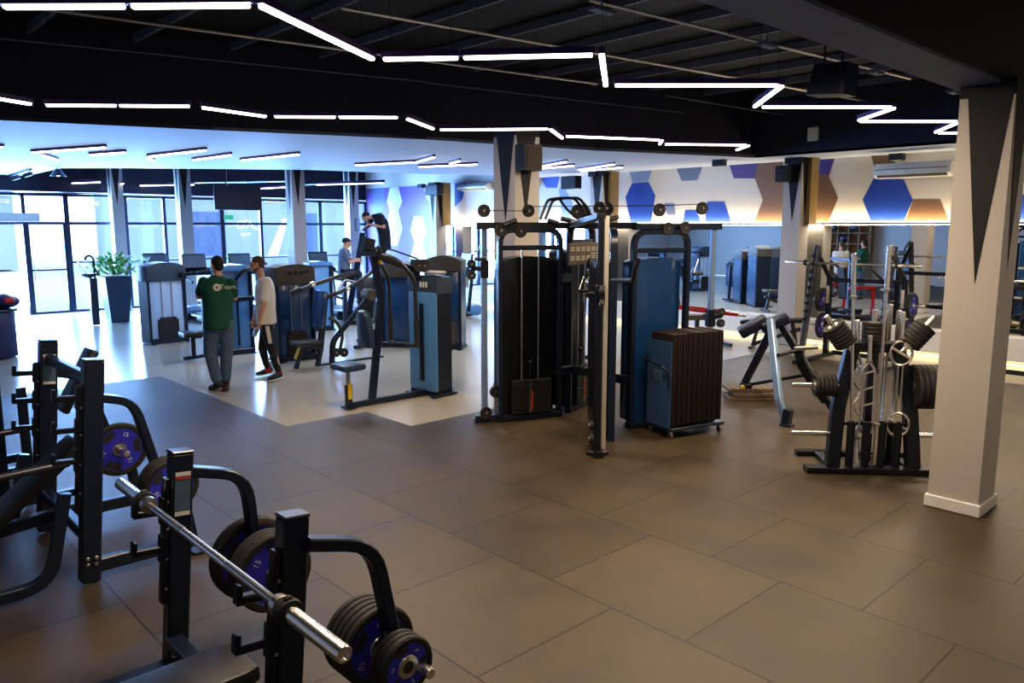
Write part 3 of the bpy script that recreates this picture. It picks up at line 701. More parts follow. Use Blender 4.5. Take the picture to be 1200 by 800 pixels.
def curl_bar(lx, label, kind, z=.075, L=1.25, ty=0.):
    p = stand(lx,-.10,z); t = thing('curl_bar', label, 'barbell', p, math.radians(43), 'bars standing in the plate tree'); t.rotation_euler = (ty, 0, math.radians(43))
    a, b = .24, L-.24
    for z0, z1 in ((0,a),(b,L)):
        m = M(); m.lathe([(0,z0),(.018,z0),(.022,z0+.004),(.022,z1-.004),(.018,z1),(0,z1)], None, 14); s = m.obj('sleeve', 'chrome', t)
        m = M(); zc = z1 if z0 == 0 else z0; m.lathe([(.022,zc-.012),(.032,zc-.01),(.032,zc+.01),(.022,zc+.012)], None, 14); m.obj('sleeve_collar', 'steel', s)
    m = M()
    if kind == 'zig':
        n = 6; pts = [(0,0,a),(0,0,a+.06)]
        for k in range(1, n): pts.append((.045*(1 if k % 2 else -1),0,a+.06+(b-a-.12)*k/n))
        pts += [(0,0,b-.06),(0,0,b)]; m.tube(pts, .0135, 10, .03)
    elif kind == 'ladder':
        for s in (-.06,.06): m.tube([(0,0,a),(s,0,a+.08),(s,0,b-.08),(0,0,b)], .013, 10, .04)
        for zz in (.30,.45,.60): m.tube([(-.06,0,a+zz),(.06,0,a+zz+.04)], .012, 8)
    else:
        c = (a+b)/2
        for zc in (a+.14, b-.14):
            m.tube([(.10*math.cos(q*PI/8),0,zc+.11*math.sin(q*PI/8)) for q in range(16)], .013, 8, closed=True)
            m.tube([(-.08,0,zc+.05),(.08,0,zc-.05)], .015, 8)
        m.tube([(-.02,0,a+.24),(-.02,0,b-.24)], .012, 8); m.tube([(.02,0,a+.24),(.02,0,b-.24)], .012, 8)
    m.obj('handle_section', 'chrome', t); return t
curl_bar(-.08, 'chrome ladder grip bar standing second from the left in the plate tree', 'ladder', ty=-.05, L=1.20)
curl_bar(.20, 'chrome triceps bar with two ring grips standing at the right of the plate tree', 'ring', L=1.42, ty=-.05)
curl_bar(-.15, 'short zigzag chrome curl bar leaning behind the ladder bar in the plate tree', 'zig', ty=-.16, L=1.34)
for k, (lx, ly) in enumerate(((.14,.20),(.20,.26),(.26,.20))):
    p = stand(lx, ly, .0); o = M()
    t2 = thing('curl_bar', ['chrome bar sleeve', 'tallest chrome bar', 'slim chrome bar'][k]+f' standing in the rear of the plate tree, {["left","middle","right"][k]} of three together', 'barbell', (p.x,p.y,.06), 0, 'bars in the rear of the plate tree')
    o.lathe([(0,0),(.02,0),(.02,.26),(.014,.27),(.014,1.12),(.024,1.14),(.024,1.42+.05*(k == 1)),(0,1.43+.05*(k == 1))], None, 14); o.obj('shaft', 'chrome', t2)
m = M()
for (lx, ly) in ((.14,.20),(.20,.26),(.26,.20)): m.lathe([(.03,0),(.034,.0),(.034,.34),(.028,.34),(.028,.0)], Matrix.Translation((lx,ly,.055)), 12, cap=False)
m.box((.2,.22,.045), (.2,.16,.02)); mo = m.obj('rear_bar_holder', 'black', bpy.data.objects['plate_tree'])
# ================================================================== MAT TROLLEY
a, b, c = px(785,515), px(843,506), px(757,498)
ang = math.atan2(b.y-a.y, b.x-a.x); W_, D_ = .74, .41
# local x along the front edge (a->b), local y backwards
t = thing('mat_trolley', 'wheeled trolley packed with upright dark exercise mats beside the cable station', 'mat trolley', (a.x,a.y,0), ang)
m = M(); m.bar([(0,0,.10),(W_,0,.10)], .03,.03); m.bar([(0,D_,.10),(W_,D_,.10)], .03,.03); m.bar([(0,0,.10),(0,D_,.10)], .03,.03); m.bar([(W_,0,.10),(W_,D_,.10)], .03,.03)
m.box((W_/2,D_/2,.112), (W_,D_,.012)); m.obj('base_frame', 'navy', t)
m = M(); m.box((-.006,D_/2,.58), (.012,D_,.94), bev=.004); m.obj('end_panel', 'trolleyblue', t)
m = M(); m.tube([(-.02,D_-.02,.86),(-.09,D_-.02,.84),(-.09,.06,.80),(-.02,.02,.72),(-.02,.02,.55)], .013, 10, .05); m.obj('handle', 'navy', t)
m = M(); m.box((-.014,.22,.66), (.01,.14,.12), bev=.003); m.obj('label_plate', 'consol', t)
for x in (.03, W_-.03):
    for y in (.03, D_-.03):
        m = M(); m.cyl((x-.012,y,.035),(x+.012,y,.035),.035,16); w_ = m.obj('castor', 'steel', t)
        m = M(); m.box((x,y,.078), (.04,.03,.03)); m.obj('castor_fork', 'chrome', w_)
T_ = Matrix.Translation((a.x,a.y,0)) @ Matrix.Rotation(ang, 4, 'Z'); n = 10; th = (W_-.03)/n; first = None
for k in range(n):
    lab = f'dark brown folded exercise mat, {NTH[k] if k < n-1 else "last"} from the left in the trolley'
    p = T_ @ V((.012+th*(k+.5), D_/2, .12))
    if first is None:
        first = thing('exercise_mat', lab, 'exercise mat', p, ang, 'mats in the trolley'); m = M(); m.box((0,0,.51), (th*.72, D_-.02, 1.0), bev=.012, seg=2); m.obj('mat_body', 'ruststrip', first)
        m = M(); m.box((0,-D_/2+.012,.51), (th*.25, .012, .98)); m.obj('fold_seam', 'black', first)
    else:
        o = dup(first, p, ang, lab); o.location.z += random.uniform(-.0,.012)

# ================================================================== HYPEREXTENSION BENCH
g1, g2, g3 = px(868,466), px(922,499), px(981,487)
t = thing('hyperextension_bench', 'navy and silver hyperextension bench with hip pads in front of the squat rack', 'gym bench', (g2.x,g2.y,0)); O = V((g2.x,g2.y,0))
top = px(895,380,Y=(g2.y+g1.y)/2+.15)
A1, A2 = px(903,395,Y=g2.y+.35), px(922,392,Y=g2.y+.5)
m = M(); m.bar([V((g1.x,g1.y,.0))-O, px(872,450,Y=g1.y)-O, px(905,385,Y=g2.y+.55)-O], .09,.07, up=(0,1,0), fl=.06); m.obj('rear_leg', 'navy', t)
m = M(); m.bar([V((g2.x,g2.y,0))-O, px(913,470,Y=g2.y)-O, px(903,375,Y=g2.y+.45)-O], .08,.075, up=(0,1,0), fl=.06); m.obj('front_leg', 'steelblue', t)
m = M(); m.box((0,0,.012), (.13,.11,.024), bev=.004); m.box((0,0,.10), (.085,.085,.19), rot=Matrix.Rotation(.12,3,'Y')); m.obj('rubber_foot', 'navy', t)
m = M(); m.bar([V((g3.x,g3.y,0))-O, px(958,450,Y=g3.y)-O, px(915,380,Y=g2.y+.6)-O], .08,.07, up=(0,1,0), fl=.06); m.obj('side_leg', 'navy', t)
m = M(); q0 = px(938,425,Y=g3.y-.3); q1 = px(955,452,Y=g3.y-.1); m.bar([px(936,405,Y=g3.y-.25)-O, q0-O, q1-O, px(968,470,Y=g3.y-.05)-O], .11,.05, up=(0,1,0), fl=.1); m.obj('foot_plate', 'black', t)
m = M(); m.tube([px(868,452,Y=g1.y)-O, px(957,437,Y=g3.y)-O], .022, 10); m.tube([px(912,416,Y=g2.y+.2)-O, px(940,409,Y=g3.y-.2)-O], .022, 10); m.obj('crossbar', 'black', t)
m = M(); c_ = px(874,452,Y=g1.y-.03)-O; m.cyl(c_-V((.05,.05,0)), c_+V((.05,.05,0)), .055, 14); m.obj('adjuster_knob', 'black', t)
m = M(); c_ = px(870,453,Y=g1.y-.12)-O; m.cyl(c_, c_+V((.03,-.03,0)), .026, 12); m.obj('yellow_cap', 'yellow', t)
m = M(); c_ = px(931,408,Y=g2.y+.05)-O; m.cyl(c_, c_+V((.2,.15,.02)), .026, 12); m.obj('hand_grip', 'steel', t)
for k, (ax, ay, bx, by) in enumerate(((868,390,897,374),(893,384,922,372))):
    p, q = px(ax,ay,Y=g2.y+.45+.12*k)-O, px(bx,by,Y=g2.y+.62+.12*k)-O; d = q-p
    m = M(); R_ = d.to_track_quat('X','Z').to_matrix(); m.box((p+q)/2, (d.length*1.1,.28,.13), rot=R_, bev=.03, seg=3); m.obj('hip_pad', 'padnavy', t)
# wooden step pieces on the floor behind the bench
base = px(852,469); 
for k, (sx_, sy_, z) in enumerate(((.0,.0,0),(.05,.04,.052),(-.02,.02,.104))):
    o = M(); o.box((0,0,.024), (.62,.34,.046), bev=.004)
    for j in range(6): o.box((-.25+.1*j,0,.049), (.012,.34,.004), mi=1)
    q = o.obj('step_board', [mat('weathered_step_%d' % k, (.20,.15,.10), .7), 'stack']); q.location = (base.x+.12+sx_, base.y+.35+sy_, z); q.rotation_euler = (0,0,.82)
    tag(q, f'slatted brown step board, {["lowest","middle","topmost"][k]} of the pile behind the hyperextension bench', 'step board', 'pile of step boards')
# ================================================================== FOUR-TOWER CABLE STATION
SO_ = V((-5.8,6.6,0)); st = thing('cable_station', 'large navy four-tower cable pulley station standing before the middle column', 'gym machine', SO_)
def pulley(p, axis, r=.062, parent=st, bracket=True):
    p = V(p); ax = V(axis).normalized()
    Mx = Matrix.Translation(p) @ ax.to_track_quat('Z','Y').to_matrix().to_4x4()
    m = M(); m.lathe([(.012,-.016),(r*.55,-.013),(r*.72,-.017),(r,-.017),(r*1.02,-.012),(r*.93,0),(r*1.02,.012),(r,.017),(r*.72,.017),(r*.55,.013),(.012,.016)], Mx, 24); w = m.obj('pulley', 'rubber', parent)
    m = M(); m.lathe([(0,-.024),(.014,-.024),(.016,-.018),(.016,.018),(.014,.024),(0,.024)], Mx, 12); m.obj('pulley_bolt', 'steel', w); return w
def tower(A, d, w, dep, h, stack_h=.36, arch=1.92, round_='both', shroud='shrouddk', frame='navy', shroud_off=0., rods=True, stack=True):
    """A = left front foot (world), d = direction along the front, front normal = d rotated -90 deg"""
    A = V((A[0],A[1],0))-SO_; d = V((d[0],d[1],0)).normalized(); nrm = V((d.y,-d.x,0)); B = A+d*w; z = V((0,0,1)); bk = -nrm
    m = M(); fl = .16
    m.bar([A+z*.0, A+z*h, B+z*h, B], .055, .075, fl=fl, up=bk); m.obj('tower_frame', frame, st)
    m = M(); m.bar([A+z*.04-d*.02, B+z*.04+d*.02], .075, .07); m.obj('bottom_rail', frame, st)
    m = M(); m.bar([A+z*(h-.20), B+z*(h-.20)], .05, .055); m.obj('cross_rail', frame, st)
    m = M(); n = 10; po = [(.04,.06),(w-.04,.06)] + [(w-.04-(w-.08)*k/n, arch-.05+.05*math.sin(PI*k/n)) for k in range(n+1)]
    Mx = Matrix.Translation(A+bk*(dep*.55)); Mx = Mx @ Matrix(((d.x,0,nrm.x,0),(d.y,0,nrm.y,0),(0,1,0,0),(0,0,0,1)))
    m.prism(po, dep*.8, Mx, bev=.03); m.obj('shroud', shroud, st)
    if rods:
        for f in (.36,.64):
            m = M(); m.cyl(A+d*w*f+bk*.0+z*.06, A+d*w*f+z*(h-.2), .010, 8); m.obj('guide_rod', 'chrome', st)
    if stack:
        nn = 12
        rot = Matrix(((d.x,nrm.x,0),(d.y,nrm.y,0),(0,0,1)))
        m = M()
        for k in range(nn): m.box(A+d*w*.5+z*(.085+stack_h*(k+.5)/nn)+nrm*.01, (w*.66,.11,stack_h/nn*.86), rot=rot, bev=.003)
        m.box(A+d*w*.5+z*(.085+stack_h+.02)+nrm*.01, (w*.66,.11,.035), rot=rot, bev=.004); s_ = m.obj('weight_stack', 'stack', st)
        m = M(); m.box(A+d*w*.47+z*(.09+stack_h/2)+nrm*.07, (.03,.004,stack_h), rot=rot); m.obj('number_strip', 'steel', s_)
        m = M(); m.box(A+d*w*.50+z*(.09+stack_h*.4)+nrm*.075, (.02,.004,stack_h*.6), rot=rot); m.obj('red_scale', 'redlabel', s_)
        m = M(); m.cyl(A+d*w*.5+z*(stack_h+.10), A+d*w*.5+z*(stack_h+.30), .016, 10); m.ball(A+d*w*.5+z*(stack_h+.32), .03); m.obj('stack_hook', 'black', st)
    return A, B, d, nrm
def adj_column(p, nrm, d, h, mt='chrome', car=1.75, holes=True):
    p = V((p[0],p[1],0))-SO_; z = V((0,0,1)); nrm = V(nrm).normalized()
    m = M(); m.bar([p+z*.05, p+z*h], .055, .065, up=nrm); col_ = m.obj('adjustable_column', mt, st)
    m = M(); 
    for k in range(26): zz = .35+k*.07; m.cyl(p+z*zz+nrm*.028, p+z*zz+nrm*.036, .009, 8)
    if holes: m.obj('pin_holes', 'black', col_)
    else: m.bm.free()
    m = M(); m.box(p+z*.025, (.16,.16,.05), bev=.01); m.obj('column_foot', 'black', col_)
    m = M(); rot = Matrix(((d[0],nrm.x,0),(d[1],nrm.y,0),(0,0,1)))
    m.box(p+z*car, (.09,.10,.20), rot=rot, bev=.012); m.bar([p+z*car+nrm*.03, p+z*(car+.02)+nrm*.16], .04,.05); m.cyl(p+z*(car+.02)-V((d[0],d[1],0))*.05, p+z*(car+.02)-V((d[0],d[1],0))*.13, .018, 10); ca = m.obj('pulley_carriage', 'black', st)
    for q in (.06,-.07): pulley(p+z*(car+q)+nrm*.15, d, .05, ca)
    return p
dL = V((.36,.97,0)).normalized(); nL = V((dL.y,-dL.x,0)); z = V((0,0,1))
A = px(586,494); tower((A.x,A.y), dL, .76, .34, 2.22)
LA = V((A.x,A.y,0))-SO_; LB = LA+dL*.76
Lc = px(568,493); adj_column((Lc.x,Lc.y), -dL, nL, 2.26, 'steelblue', 1.78)
m = M(); m.bar([V((Lc.x,Lc.y,.04))-SO_-dL*.12, LB+z*.04+dL*.03], .10, .075); m.obj('floor_rail', 'navy', st)
m = M(); m.box(V((Lc.x,Lc.y,.05))-SO_-dL*.125+nL*.0, (.012,.04,.03)); m.obj('white_sticker', 'white', st)
R0 = px(738,502); tower((R0.x,R0.y), dL, .70, .34, 2.20, shroud='shroud', frame='navy', rods=False, stack=False)
RA = V((R0.x,R0.y,0))-SO_; RB = RA+dL*.70
Rc = px(828,489); adj_column((Rc.x,Rc.y), dL, nL, 2.28, 'steelblue', 1.2)
Rcl = V((Rc.x,Rc.y,0))-SO_
m = M(); m.bar([RA+z*.04-dL*.03, Rcl+z*.04+dL*.12], .10,.075); m.obj('floor_rail', 'navy', st)
# middle tower
Ma = px(666,483); dM = V((-.30,.95,0)).normalized(); nM = V((dM.y,-dM.x,0)); tower((Ma.x,Ma.y), dM, .66, .34, 2.28, stack_h=.42, arch=2.0)
MA = V((Ma.x,Ma.y,0))-SO_
# front tower seen on edge
Ea = px(700,533); dE = V((-.72,.69,0)).normalized(); nE = V((dE.y,-dE.x,0)); EA = V((Ea.x,Ea.y,0))-SO_
adj_column((Ea.x,Ea.y), -dE, (nE.x,nE.y,0), 2.36, 'black', 1.60, holes=False)
Ec2 = px(706,531); Ec2 = V((Ec2.x,Ec2.y,0))-SO_
m = M(); m.bar([Ec2+z*.05, Ec2+z*2.36], .085,.05, up=nE); m.obj('chrome_column', 'satin', st)
E2 = px(717,521); tower((E2.x-.10,E2.y+.10), dE, .80, .20, 2.22, stack=False, rods=True)
EB = V((E2.x-.10,E2.y+.10,0))-SO_
m = M(); m.bar([EA+z*.035-dE*.12, EA+z*.035+dE*.35], .10,.06); m.obj('floor_rail', 'black', st)
pulley(EA+z*.30-dE*.0+V((-.07,-.02,0)), nE, .05); pulley(EA+z*.16+V((-.07,-.02,0)), nE, .05)
for zz in (.10,.34): pulley(V((Lc.x,Lc.y,zz-.02+.03))-SO_+dL*(.0 if zz < .2 else .12)+nL*.05, nL, .068)
# overhead rails joining the towers
zt_ = 2.27
m = M()
m.bar([V((Lc.x,Lc.y,zt_))-SO_-dL*.10, LB+z*zt_+dL*.05], .10,.075); m.obj('top_rail', 'black', st)
m = M(); m.bar([LB+z*zt_, MA+z*zt_, RA+z*zt_], .10, .07); m.obj('top_rail', 'black', st)
m = M(); m.bar([RA+z*(zt_-.01), Rcl+z*(zt_-.01)+dL*.08], .10,.07); m.obj('top_rail', 'navy', st)
m = M(); m.bar([MA+z*(zt_+.005), EA+z*(2.36)], .09,.06); m.obj('top_rail', 'black', st)
m = M(); m.bar([LB+z*.55-dL*.03, MA+z*.55+nM*.05, RA+z*.55], .07,.10); m.obj('low_beam', 'navy', st)
m = M(); m.bar([EB+dE*.7+z*.55, MA*.5+RA*.5+z*.55], .07,.10); m.obj('low_beam', 'navy', st)
m = M(); m.bar([LB+z*1.66, MA+z*1.66+nM*.02], .06,.11); m.obj('upper_beam', 'navy', st)
# pulleys on top, pixel read on the tower planes
def on_plane(x, y, P0, nn): 
    v = (x-600)/F_PX*CR-(y-400)/F_PX*CU+CF; Pw = P0+SO_; t = (Pw-CO).dot(nn)/v.dot(nn); return CO+v*t-SO_
for x, y in ((566,247),(618,247),(586,270),(609,271)): pulley(on_plane(x,y,LA,nL)+nL*.03, nL, .07)
for x, y in ((771,246),(821,244),(781,268),(801,267)): pulley(on_plane(x,y,RA,nL)+nL*.03, nL, .07)
for x, y in ((703,244),(712,244),(677,248),(684,248)): pulley(on_plane(x,y,MA,nM), dM, .085)
for x, y in ((681,307),(679,322)): pulley(on_plane(x,y,MA,nM)+nM*.12, nM, .06)
# grips resting on the overhead rails
m = M()
for a_, b_ in (((588,264),(603,258)), ((640,258),(652,262)), ((655,256),(676,261)), ((706,260),(722,254))):
    m2 = M(); P0 = on_plane(*a_, LA if a_[0] < 650 else MA, nL)+nL*.05; P1 = on_plane(*b_, LA if a_[0] < 650 else MA, nL)+nL*.05; m2.cyl(P0, P1, .028, 12); m2.obj('overhead_grip', 'gunmetal', st)
m.bm.free()
# pull up handles standing above the rails
for off in (0., .10):
    m = M(); pts = [(632,257),(641,234),(655,232),(672,232),(681,243),(690,262)]
    m.tube([on_plane(x+off*60,y,MA,nL)+nL*.02+V((0,0,0)) for x, y in pts], .017, 10, .05); m.obj('pull_up_bar', 'black', st)
m = M(); m.tube([on_plane(x,y,MA,nL) for x, y in ((655,232),(664,245),(684,262))], .016, 8, .04); m.obj('pull_up_bar', 'black', st)
# exercise chart
m = M(); c = [on_plane(x,y,MA,nM)+nM*.10 for x, y in ((657,283),(700,283),(700,309),(657,309))]
ce = (c[0]+c[2])/2; wv = (c[1]-c[0]); hv = (c[3]-c[0]).length; rot = Matrix(((wv.normalized().x,nM.x,0),(wv.normalized().y,nM.y,0),(0,0,1)))
wl_ = wv.length
m.box(ce, (wl_,.02,hv), rot=rot, bev=.004); ch_ = m.obj('exercise_chart', 'cap', st)
m = M()
for r_ in range(2):
    for k in range(7):
        for q in range(3): m.box(ce+wv*(-.42+k*.14)+z*(hv*(.22-.42*r_)-.02*q+.02)+nM*.012, (wl_*.10,.004,.010), rot=rot)
m.box(ce+nM*.012+wv*.22, (wl_*.3,.004,.012), rot=rot); m.obj('chart_print', 'offwhite', ch_)
# cables, chain and stirrup grips
def cable(pts, r=.005): m = M(); m.tube(pts, r, 6); m.obj('cable', 'black', st)
cable([on_plane(566,247,LA,nL)+nL*.06, on_plane(618,247,LA,nL)+nL*.06]); cable([on_plane(618,242,LA,nL)+nL*.03, on_plane(771,241,RA,nL)+nL*.03]); cable([on_plane(771,241,RA,nL)+nL*.05, on_plane(821,239,RA,nL)+nL*.05])
cable([V((Lc.x,Lc.y,2.25))-SO_+nL*.06, V((Lc.x,Lc.y,1.9))-SO_+nL*.06])
def grip(x, y, P0, nn, w=.12):
    p = on_plane(x,y,P0,nn)+nn*.14
    m = M(); m.tube([p+z*.16, p+dL*.06, p-dL*.06], .006, 6, closed=True); g = m.obj('grip_strap', 'chrome', st)
    m = M(); m.cyl(p+dL*.065, p-dL*.065, .018, 10); m.obj('grip_handle', 'rubber', g)
grip(676,345,MA,nM); grip(671,340,MA,nM); grip(558,303,LA,nL); grip(809,320,RB,nL)
m = M(); p = [on_plane(x,y,MA,nM)+nM*.14 for x, y in ((683,318),(673,330),(671,352))]; m.tube(p, .009, 6, .05); m.obj('hanging_strap', 'steel', st)
m = M(); 
p = [on_plane(x,y,EA,nE)+V((.05,0,0)) for x, y in ((712,328),(735,328),(738,312),(741,305))]; m.tube(p, .018, 8, .03); m.obj('crank_handle', 'black', st)
# ================================================================== WEIGHT STACK MACHINES
def stack_tower(t, w, d, h, shroud, capm, O=(0,0), rz=0., show_stack=True, cap_h=.26, panel=None, arch=.07, frame='navy', proud=0.):
    """tower whose front faces local -Y, centred at O"""
    Rm = Matrix.Translation((O[0],O[1],0)) @ Matrix.Rotation(rz, 4, 'Z')
    def P(p): return Rm @ V(p)
    R3 = Rm.to_3x3()
    m = M()
    for s in (-1, 1): m.box(P((s*(w/2-.025),0,(h-cap_h)/2+.02)), (.05,d,h-cap_h), rot=R3, bev=.012)
    m.box(P((0,0,.05)), (w,d,.09), rot=R3, bev=.01)
    for s in (-1, 1): m.box(P((s*(w/2-.03),-.02,.012)), (.10,d+.12,.024), rot=R3, bev=.004)
    m.obj('tower_frame', frame, t)
    m = M(); m.box(P((0,.01-proud,(h-cap_h)/2+.05)), (w-.10+proud*1.9,d*.82,h-cap_h-.02), rot=R3, bev=.02, seg=2); m.box(P((0,d/2-.005,(h-cap_h)/2+.05)), (w-.05,.03,h-cap_h-.06), rot=R3, bev=.01); sh = m.obj('shroud', shroud, t)
    n = 10; po = [(-w/2-.01,h-cap_h),(w/2+.01,h-cap_h)] + [(w/2+.01-(w+.02)*k/n, h-arch+arch*math.sin(PI*k/n)) for k in range(n+1)]
    m = M(); m.prism(po, d+.03, Rm @ Matrix(((1,0,0,0),(0,0,-1,0),(0,1,0,0),(0,0,0,1))), bev=.02); cp__ = m.obj('cap', capm, t)
    if panel:
        m = M()
        for k in range(3): m.box(P((-.16*w+k*.14*w,-d/2-.018,h-cap_h*.45)), (.09*w,.006,.06), rot=R3)
        m.box(P((w*.24,-d/2-.018,h-cap_h*.4)), (.18*w,.006,.03), rot=R3); m.obj('instruction_panel', panel, cp__)
    if show_stack:
        m = M(); nn = 12
        for k in range(nn): m.box(P((0,-d*.41-.012,.12+.030*k)), (w*.52,.05,.026), rot=R3, bev=.002)
        m.box(P((0,-d*.41-.014,.12+.030*nn)), (w*.40,.05,.05), rot=R3); m.obj('weight_stack', 'stack', t)
        for f in (-.13,.13): m = M(); m.cyl(P((f*w,-d*.41-.01,.15)), P((f*w,-d*.41-.01,h-cap_h)), .008, 8); m.obj('guide_rod', 'steel', t)
    return P
# ---------- seated press with roller pad, front and centre
XC = -8.42
t = thing('seated_row_machine', 'slate blue seated row machine with small round seat, left of the cable station', 'gym machine', (XC,5.5,0)); O = V((XC,5.5,0))
def q(x, y, dx=0.): return px(x, y, X=XC+dx)-O
cA = px(505,466); tc_ = V((cA.x-.25,cA.y+.20,0))-O
P = stack_tower(t, .54, .28, 1.62, 'shroudlt', 'capblue', (tc_.x,tc_.y), .12, proud=.05, show_stack=False, cap_h=.24, arch=.03)
m = M(); m.box(P((.0,-.158-.012,.72)), (.06,.02,1.05), rot=Matrix.Rotation(.12,3,'Z')); m.obj('shroud_slot', 'black', t)
m = M()
for k in range(3): m.box(P((-.01+.055*k,-.163,1.50)), (.032,.006,.075), rot=Matrix.Rotation(.12,3,'Z'))
m.obj('exercise_icons', 'white', t)
m = M(); n=14; m.prism([(.20*math.cos(2*PI*k/n), .12*math.sin(2*PI*k/n)) for k in range(n)], .03, Matrix.Translation(P((.12,-.02,1.66))) , bev=.01); m.obj('phone_tray', 'offwhite', t)
m = M(); a_ = px(409,478)-O; b_ = px(520,463)-O; m.bar([a_+V((0,-.03,.035)), V((a_.x,tc_.y-.15,.035))], .08,.07); m.obj('base_rail', 'navy', t)
m = M(); m.bar([a_+V((0,0,.02)), V((a_.x,a_.y,.30))], .075,.075, up=(0,1,0)); m.box((a_.x,a_.y,.012), (.16,.14,.022)); sp__ = m.obj('seat_post', 'navy', t)
m = M(); m.box((a_.x+.04,a_.y-.005,.22), (.01,.05,.20)); m.obj('yellow_label', 'yellow', sp__)
m = M(); m.cyl((a_.x,a_.y,.28), (a_.x,a_.y,.50), .028, 12); m.obj('seat_stem', 'steel', t)
m = M(); m.prism([(-.17,-.15),(.17,-.15),(.19,0),(.15,.17),(-.15,.17),(-.19,0)], .085, Matrix.Translation((a_.x,a_.y+.0,.53)), bev=.03); m.obj('seat', 'padblue', t)
m = M(); m.bar([q(436,468), q(447,352), q(436,290)], .09,.075, up=(1,0,0), fl=.1); m.obj('main_post', 'navy', t)
m = M(); pts = [(-.13,-.22),(.13,-.22),(.15,-.05),(.12,.20),(.06,.26),(-.06,.26),(-.12,.20),(-.15,-.05)]
cc = q(428,387); m.prism(pts, .10, Matrix.Translation(cc) @ Matrix.Rotation(.12,4,'X') @ Matrix(((1,0,0,0),(0,0,1,0),(0,1,0,0),(0,0,0,1))), bev=.035); m.obj('chest_pad', 'padblue', t)
m = M(); m.bar([cc+V((0,.03,0)), q(447,390)], .05,.05); m.obj('pad_bracket', 'navy', t)
for s in (-.30, .30):
    m = M(); m.tube([q(434,296)+V((s*.3,0,0)), q(452,302)+V((s*.8,0,0)), q(470,325)+V((s,0,0)), q(473,402)+V((s,0,0))], .028, 12, .12); ar = m.obj('row_arm', 'gunmetal', t)
    m = M(); m.cyl(q(472,372)+V((s,0,0)), q(473,404)+V((s,0,0)), .034, 12); m.obj('arm_grip', 'rubber', ar)
    m = M(); m.cyl(q(472,402)+V((s,0,0)), q(472,402)+V((s*.4,-.05,0)), .022, 10); m.obj('cross_grip', 'rubber', ar)
m = M(); m.cyl(q(434,296)+V((-.2,0,0)), q(434,296)+V((.2,0,0)), .05, 14); m.bar([q(436,288), q(425,285)], .12,.16); m.obj('pivot_housing', 'black', t)
m = M(); m.bar([q(436,300), q(486,316)], .06,.07); m.bar([q(486,328), q(487,304)], .10,.12, up=(1,0,0)); m.obj('top_link', 'black', t)
for dy in (0, 1): pulley(q(486+dy*6,311)+V((.09,0,0)), (1,0,0), .085, t)
m = M(); m.tube([q(440,290), q(458,292), q(489,303)], .012, 8, .1); m.obj('cable', 'black', t)
m = M(); m.ball(q(443,307)+V((.05,0,0)), .03); m.obj('yellow_knob', 'yellow', t)
m = M(); m.box(P((.22,.10,.01)), (.12,.26,.02), rot=Matrix.Rotation(.12,3,'Z')); m.obj('tower_foot', 'navy', t)

# ---------- chest press with blue back pad
f0, f1 = px(328,425), px(372,419); XD = -11.4
t = thing('chest_press_machine', 'blue chest press machine with reclined back pad behind the white shirt man', 'gym machine', (XD,6.2,0)); O = V((XD,6.2,0))
def q(x, y, dx=0.): return px(x, y, X=XD+dx)-O
wD = (f1-f0).length
P = stack_tower(t, .70, .40, 1.64, 'shroud', 'cap', ((f0.x+f1.x)/2-.20-O.x,(f0.y+f1.y)/2-O.y), PI/2, cap_h=.34, panel='black', arch=.05)
m = M(); m.bar([q(375,412), q(381,345)], .10,.06, up=(1,0,0)); m.obj('back_frame', 'navy', t)
m = M(); Rq = Matrix.Rotation(-.18, 3, 'X'); m.box(q(373,362)+V((.05,-.02,0)), (.34,.09,.62), rot=Rq, bev=.03, seg=2); m.obj('back_pad', 'shroud', t)
m = M(); m.prism([(-.20,-.20),(.20,-.20),(.16,.22),(-.16,.22)], .08, Matrix.Translation(q(356,401)+V((.1,0,0))), bev=.025); m.obj('seat', 'pad', t)
m = M(); m.bar([q(347,432)-V((0,0,.0)), q(353,405)], .07,.07, up=(1,0,0)); sp__ = m.obj('seat_post', 'navy', t)
m = M(); m.bar([q(344,420)+V((.05,0,0)), q(350,404)+V((.05,0,0))], .02,.07, up=(1,0,0)); m.obj('yellow_label', 'yellow', sp__)
m = M(); m.bar([q(372,430), q(376,408), q(350,405)], .07,.07, up=(1,0,0)); m.bar([q(372,429), q(448,418)], .08,.06); m.bar([q(389,425), q(390,400), q(432,348), q(432,345)], .08,.07, up=(1,0,0), fl=.1); m.obj('main_frame', 'navy', t)
for dx, pts in ((.35, ((340,344),(372,332),(402,322),(416,320))), (-.05, ((381,349),(400,341),(424,328),(436,318)))):
    m = M(); m.tube([q(x,y,dx) for x, y in pts], .032, 12, .1); ar = m.obj('press_arm', 'gunmetal', t)
    m = M(); m.tube([q(*pts[0],dx), q(pts[0][0]+12,pts[0][1]-5,dx)], .042, 12); m.obj('press_grip', 'rubber', ar)
    m = M(); m.tube([q(pts[0][0]+24,pts[0][1]-10,dx), q(pts[0][0]+28,pts[0][1]-11.5,dx)], .046, 12); m.obj('chrome_ring', 'chrome', ar)
m = M(); m.cyl(q(432,345)-V((.12,0,0)), q(432,345)+V((.12,0,0)), .10, 16); m.obj('pivot', 'cap', t)
for x in (394,403): pulley(q(x,413,.1), (1,0,0), .075, t)
m = M(); m.tube([q(386,372), q(396,378), q(402,392), q(398,412)], .03, 10, .1); m.obj('curved_brace', 'cap', t)

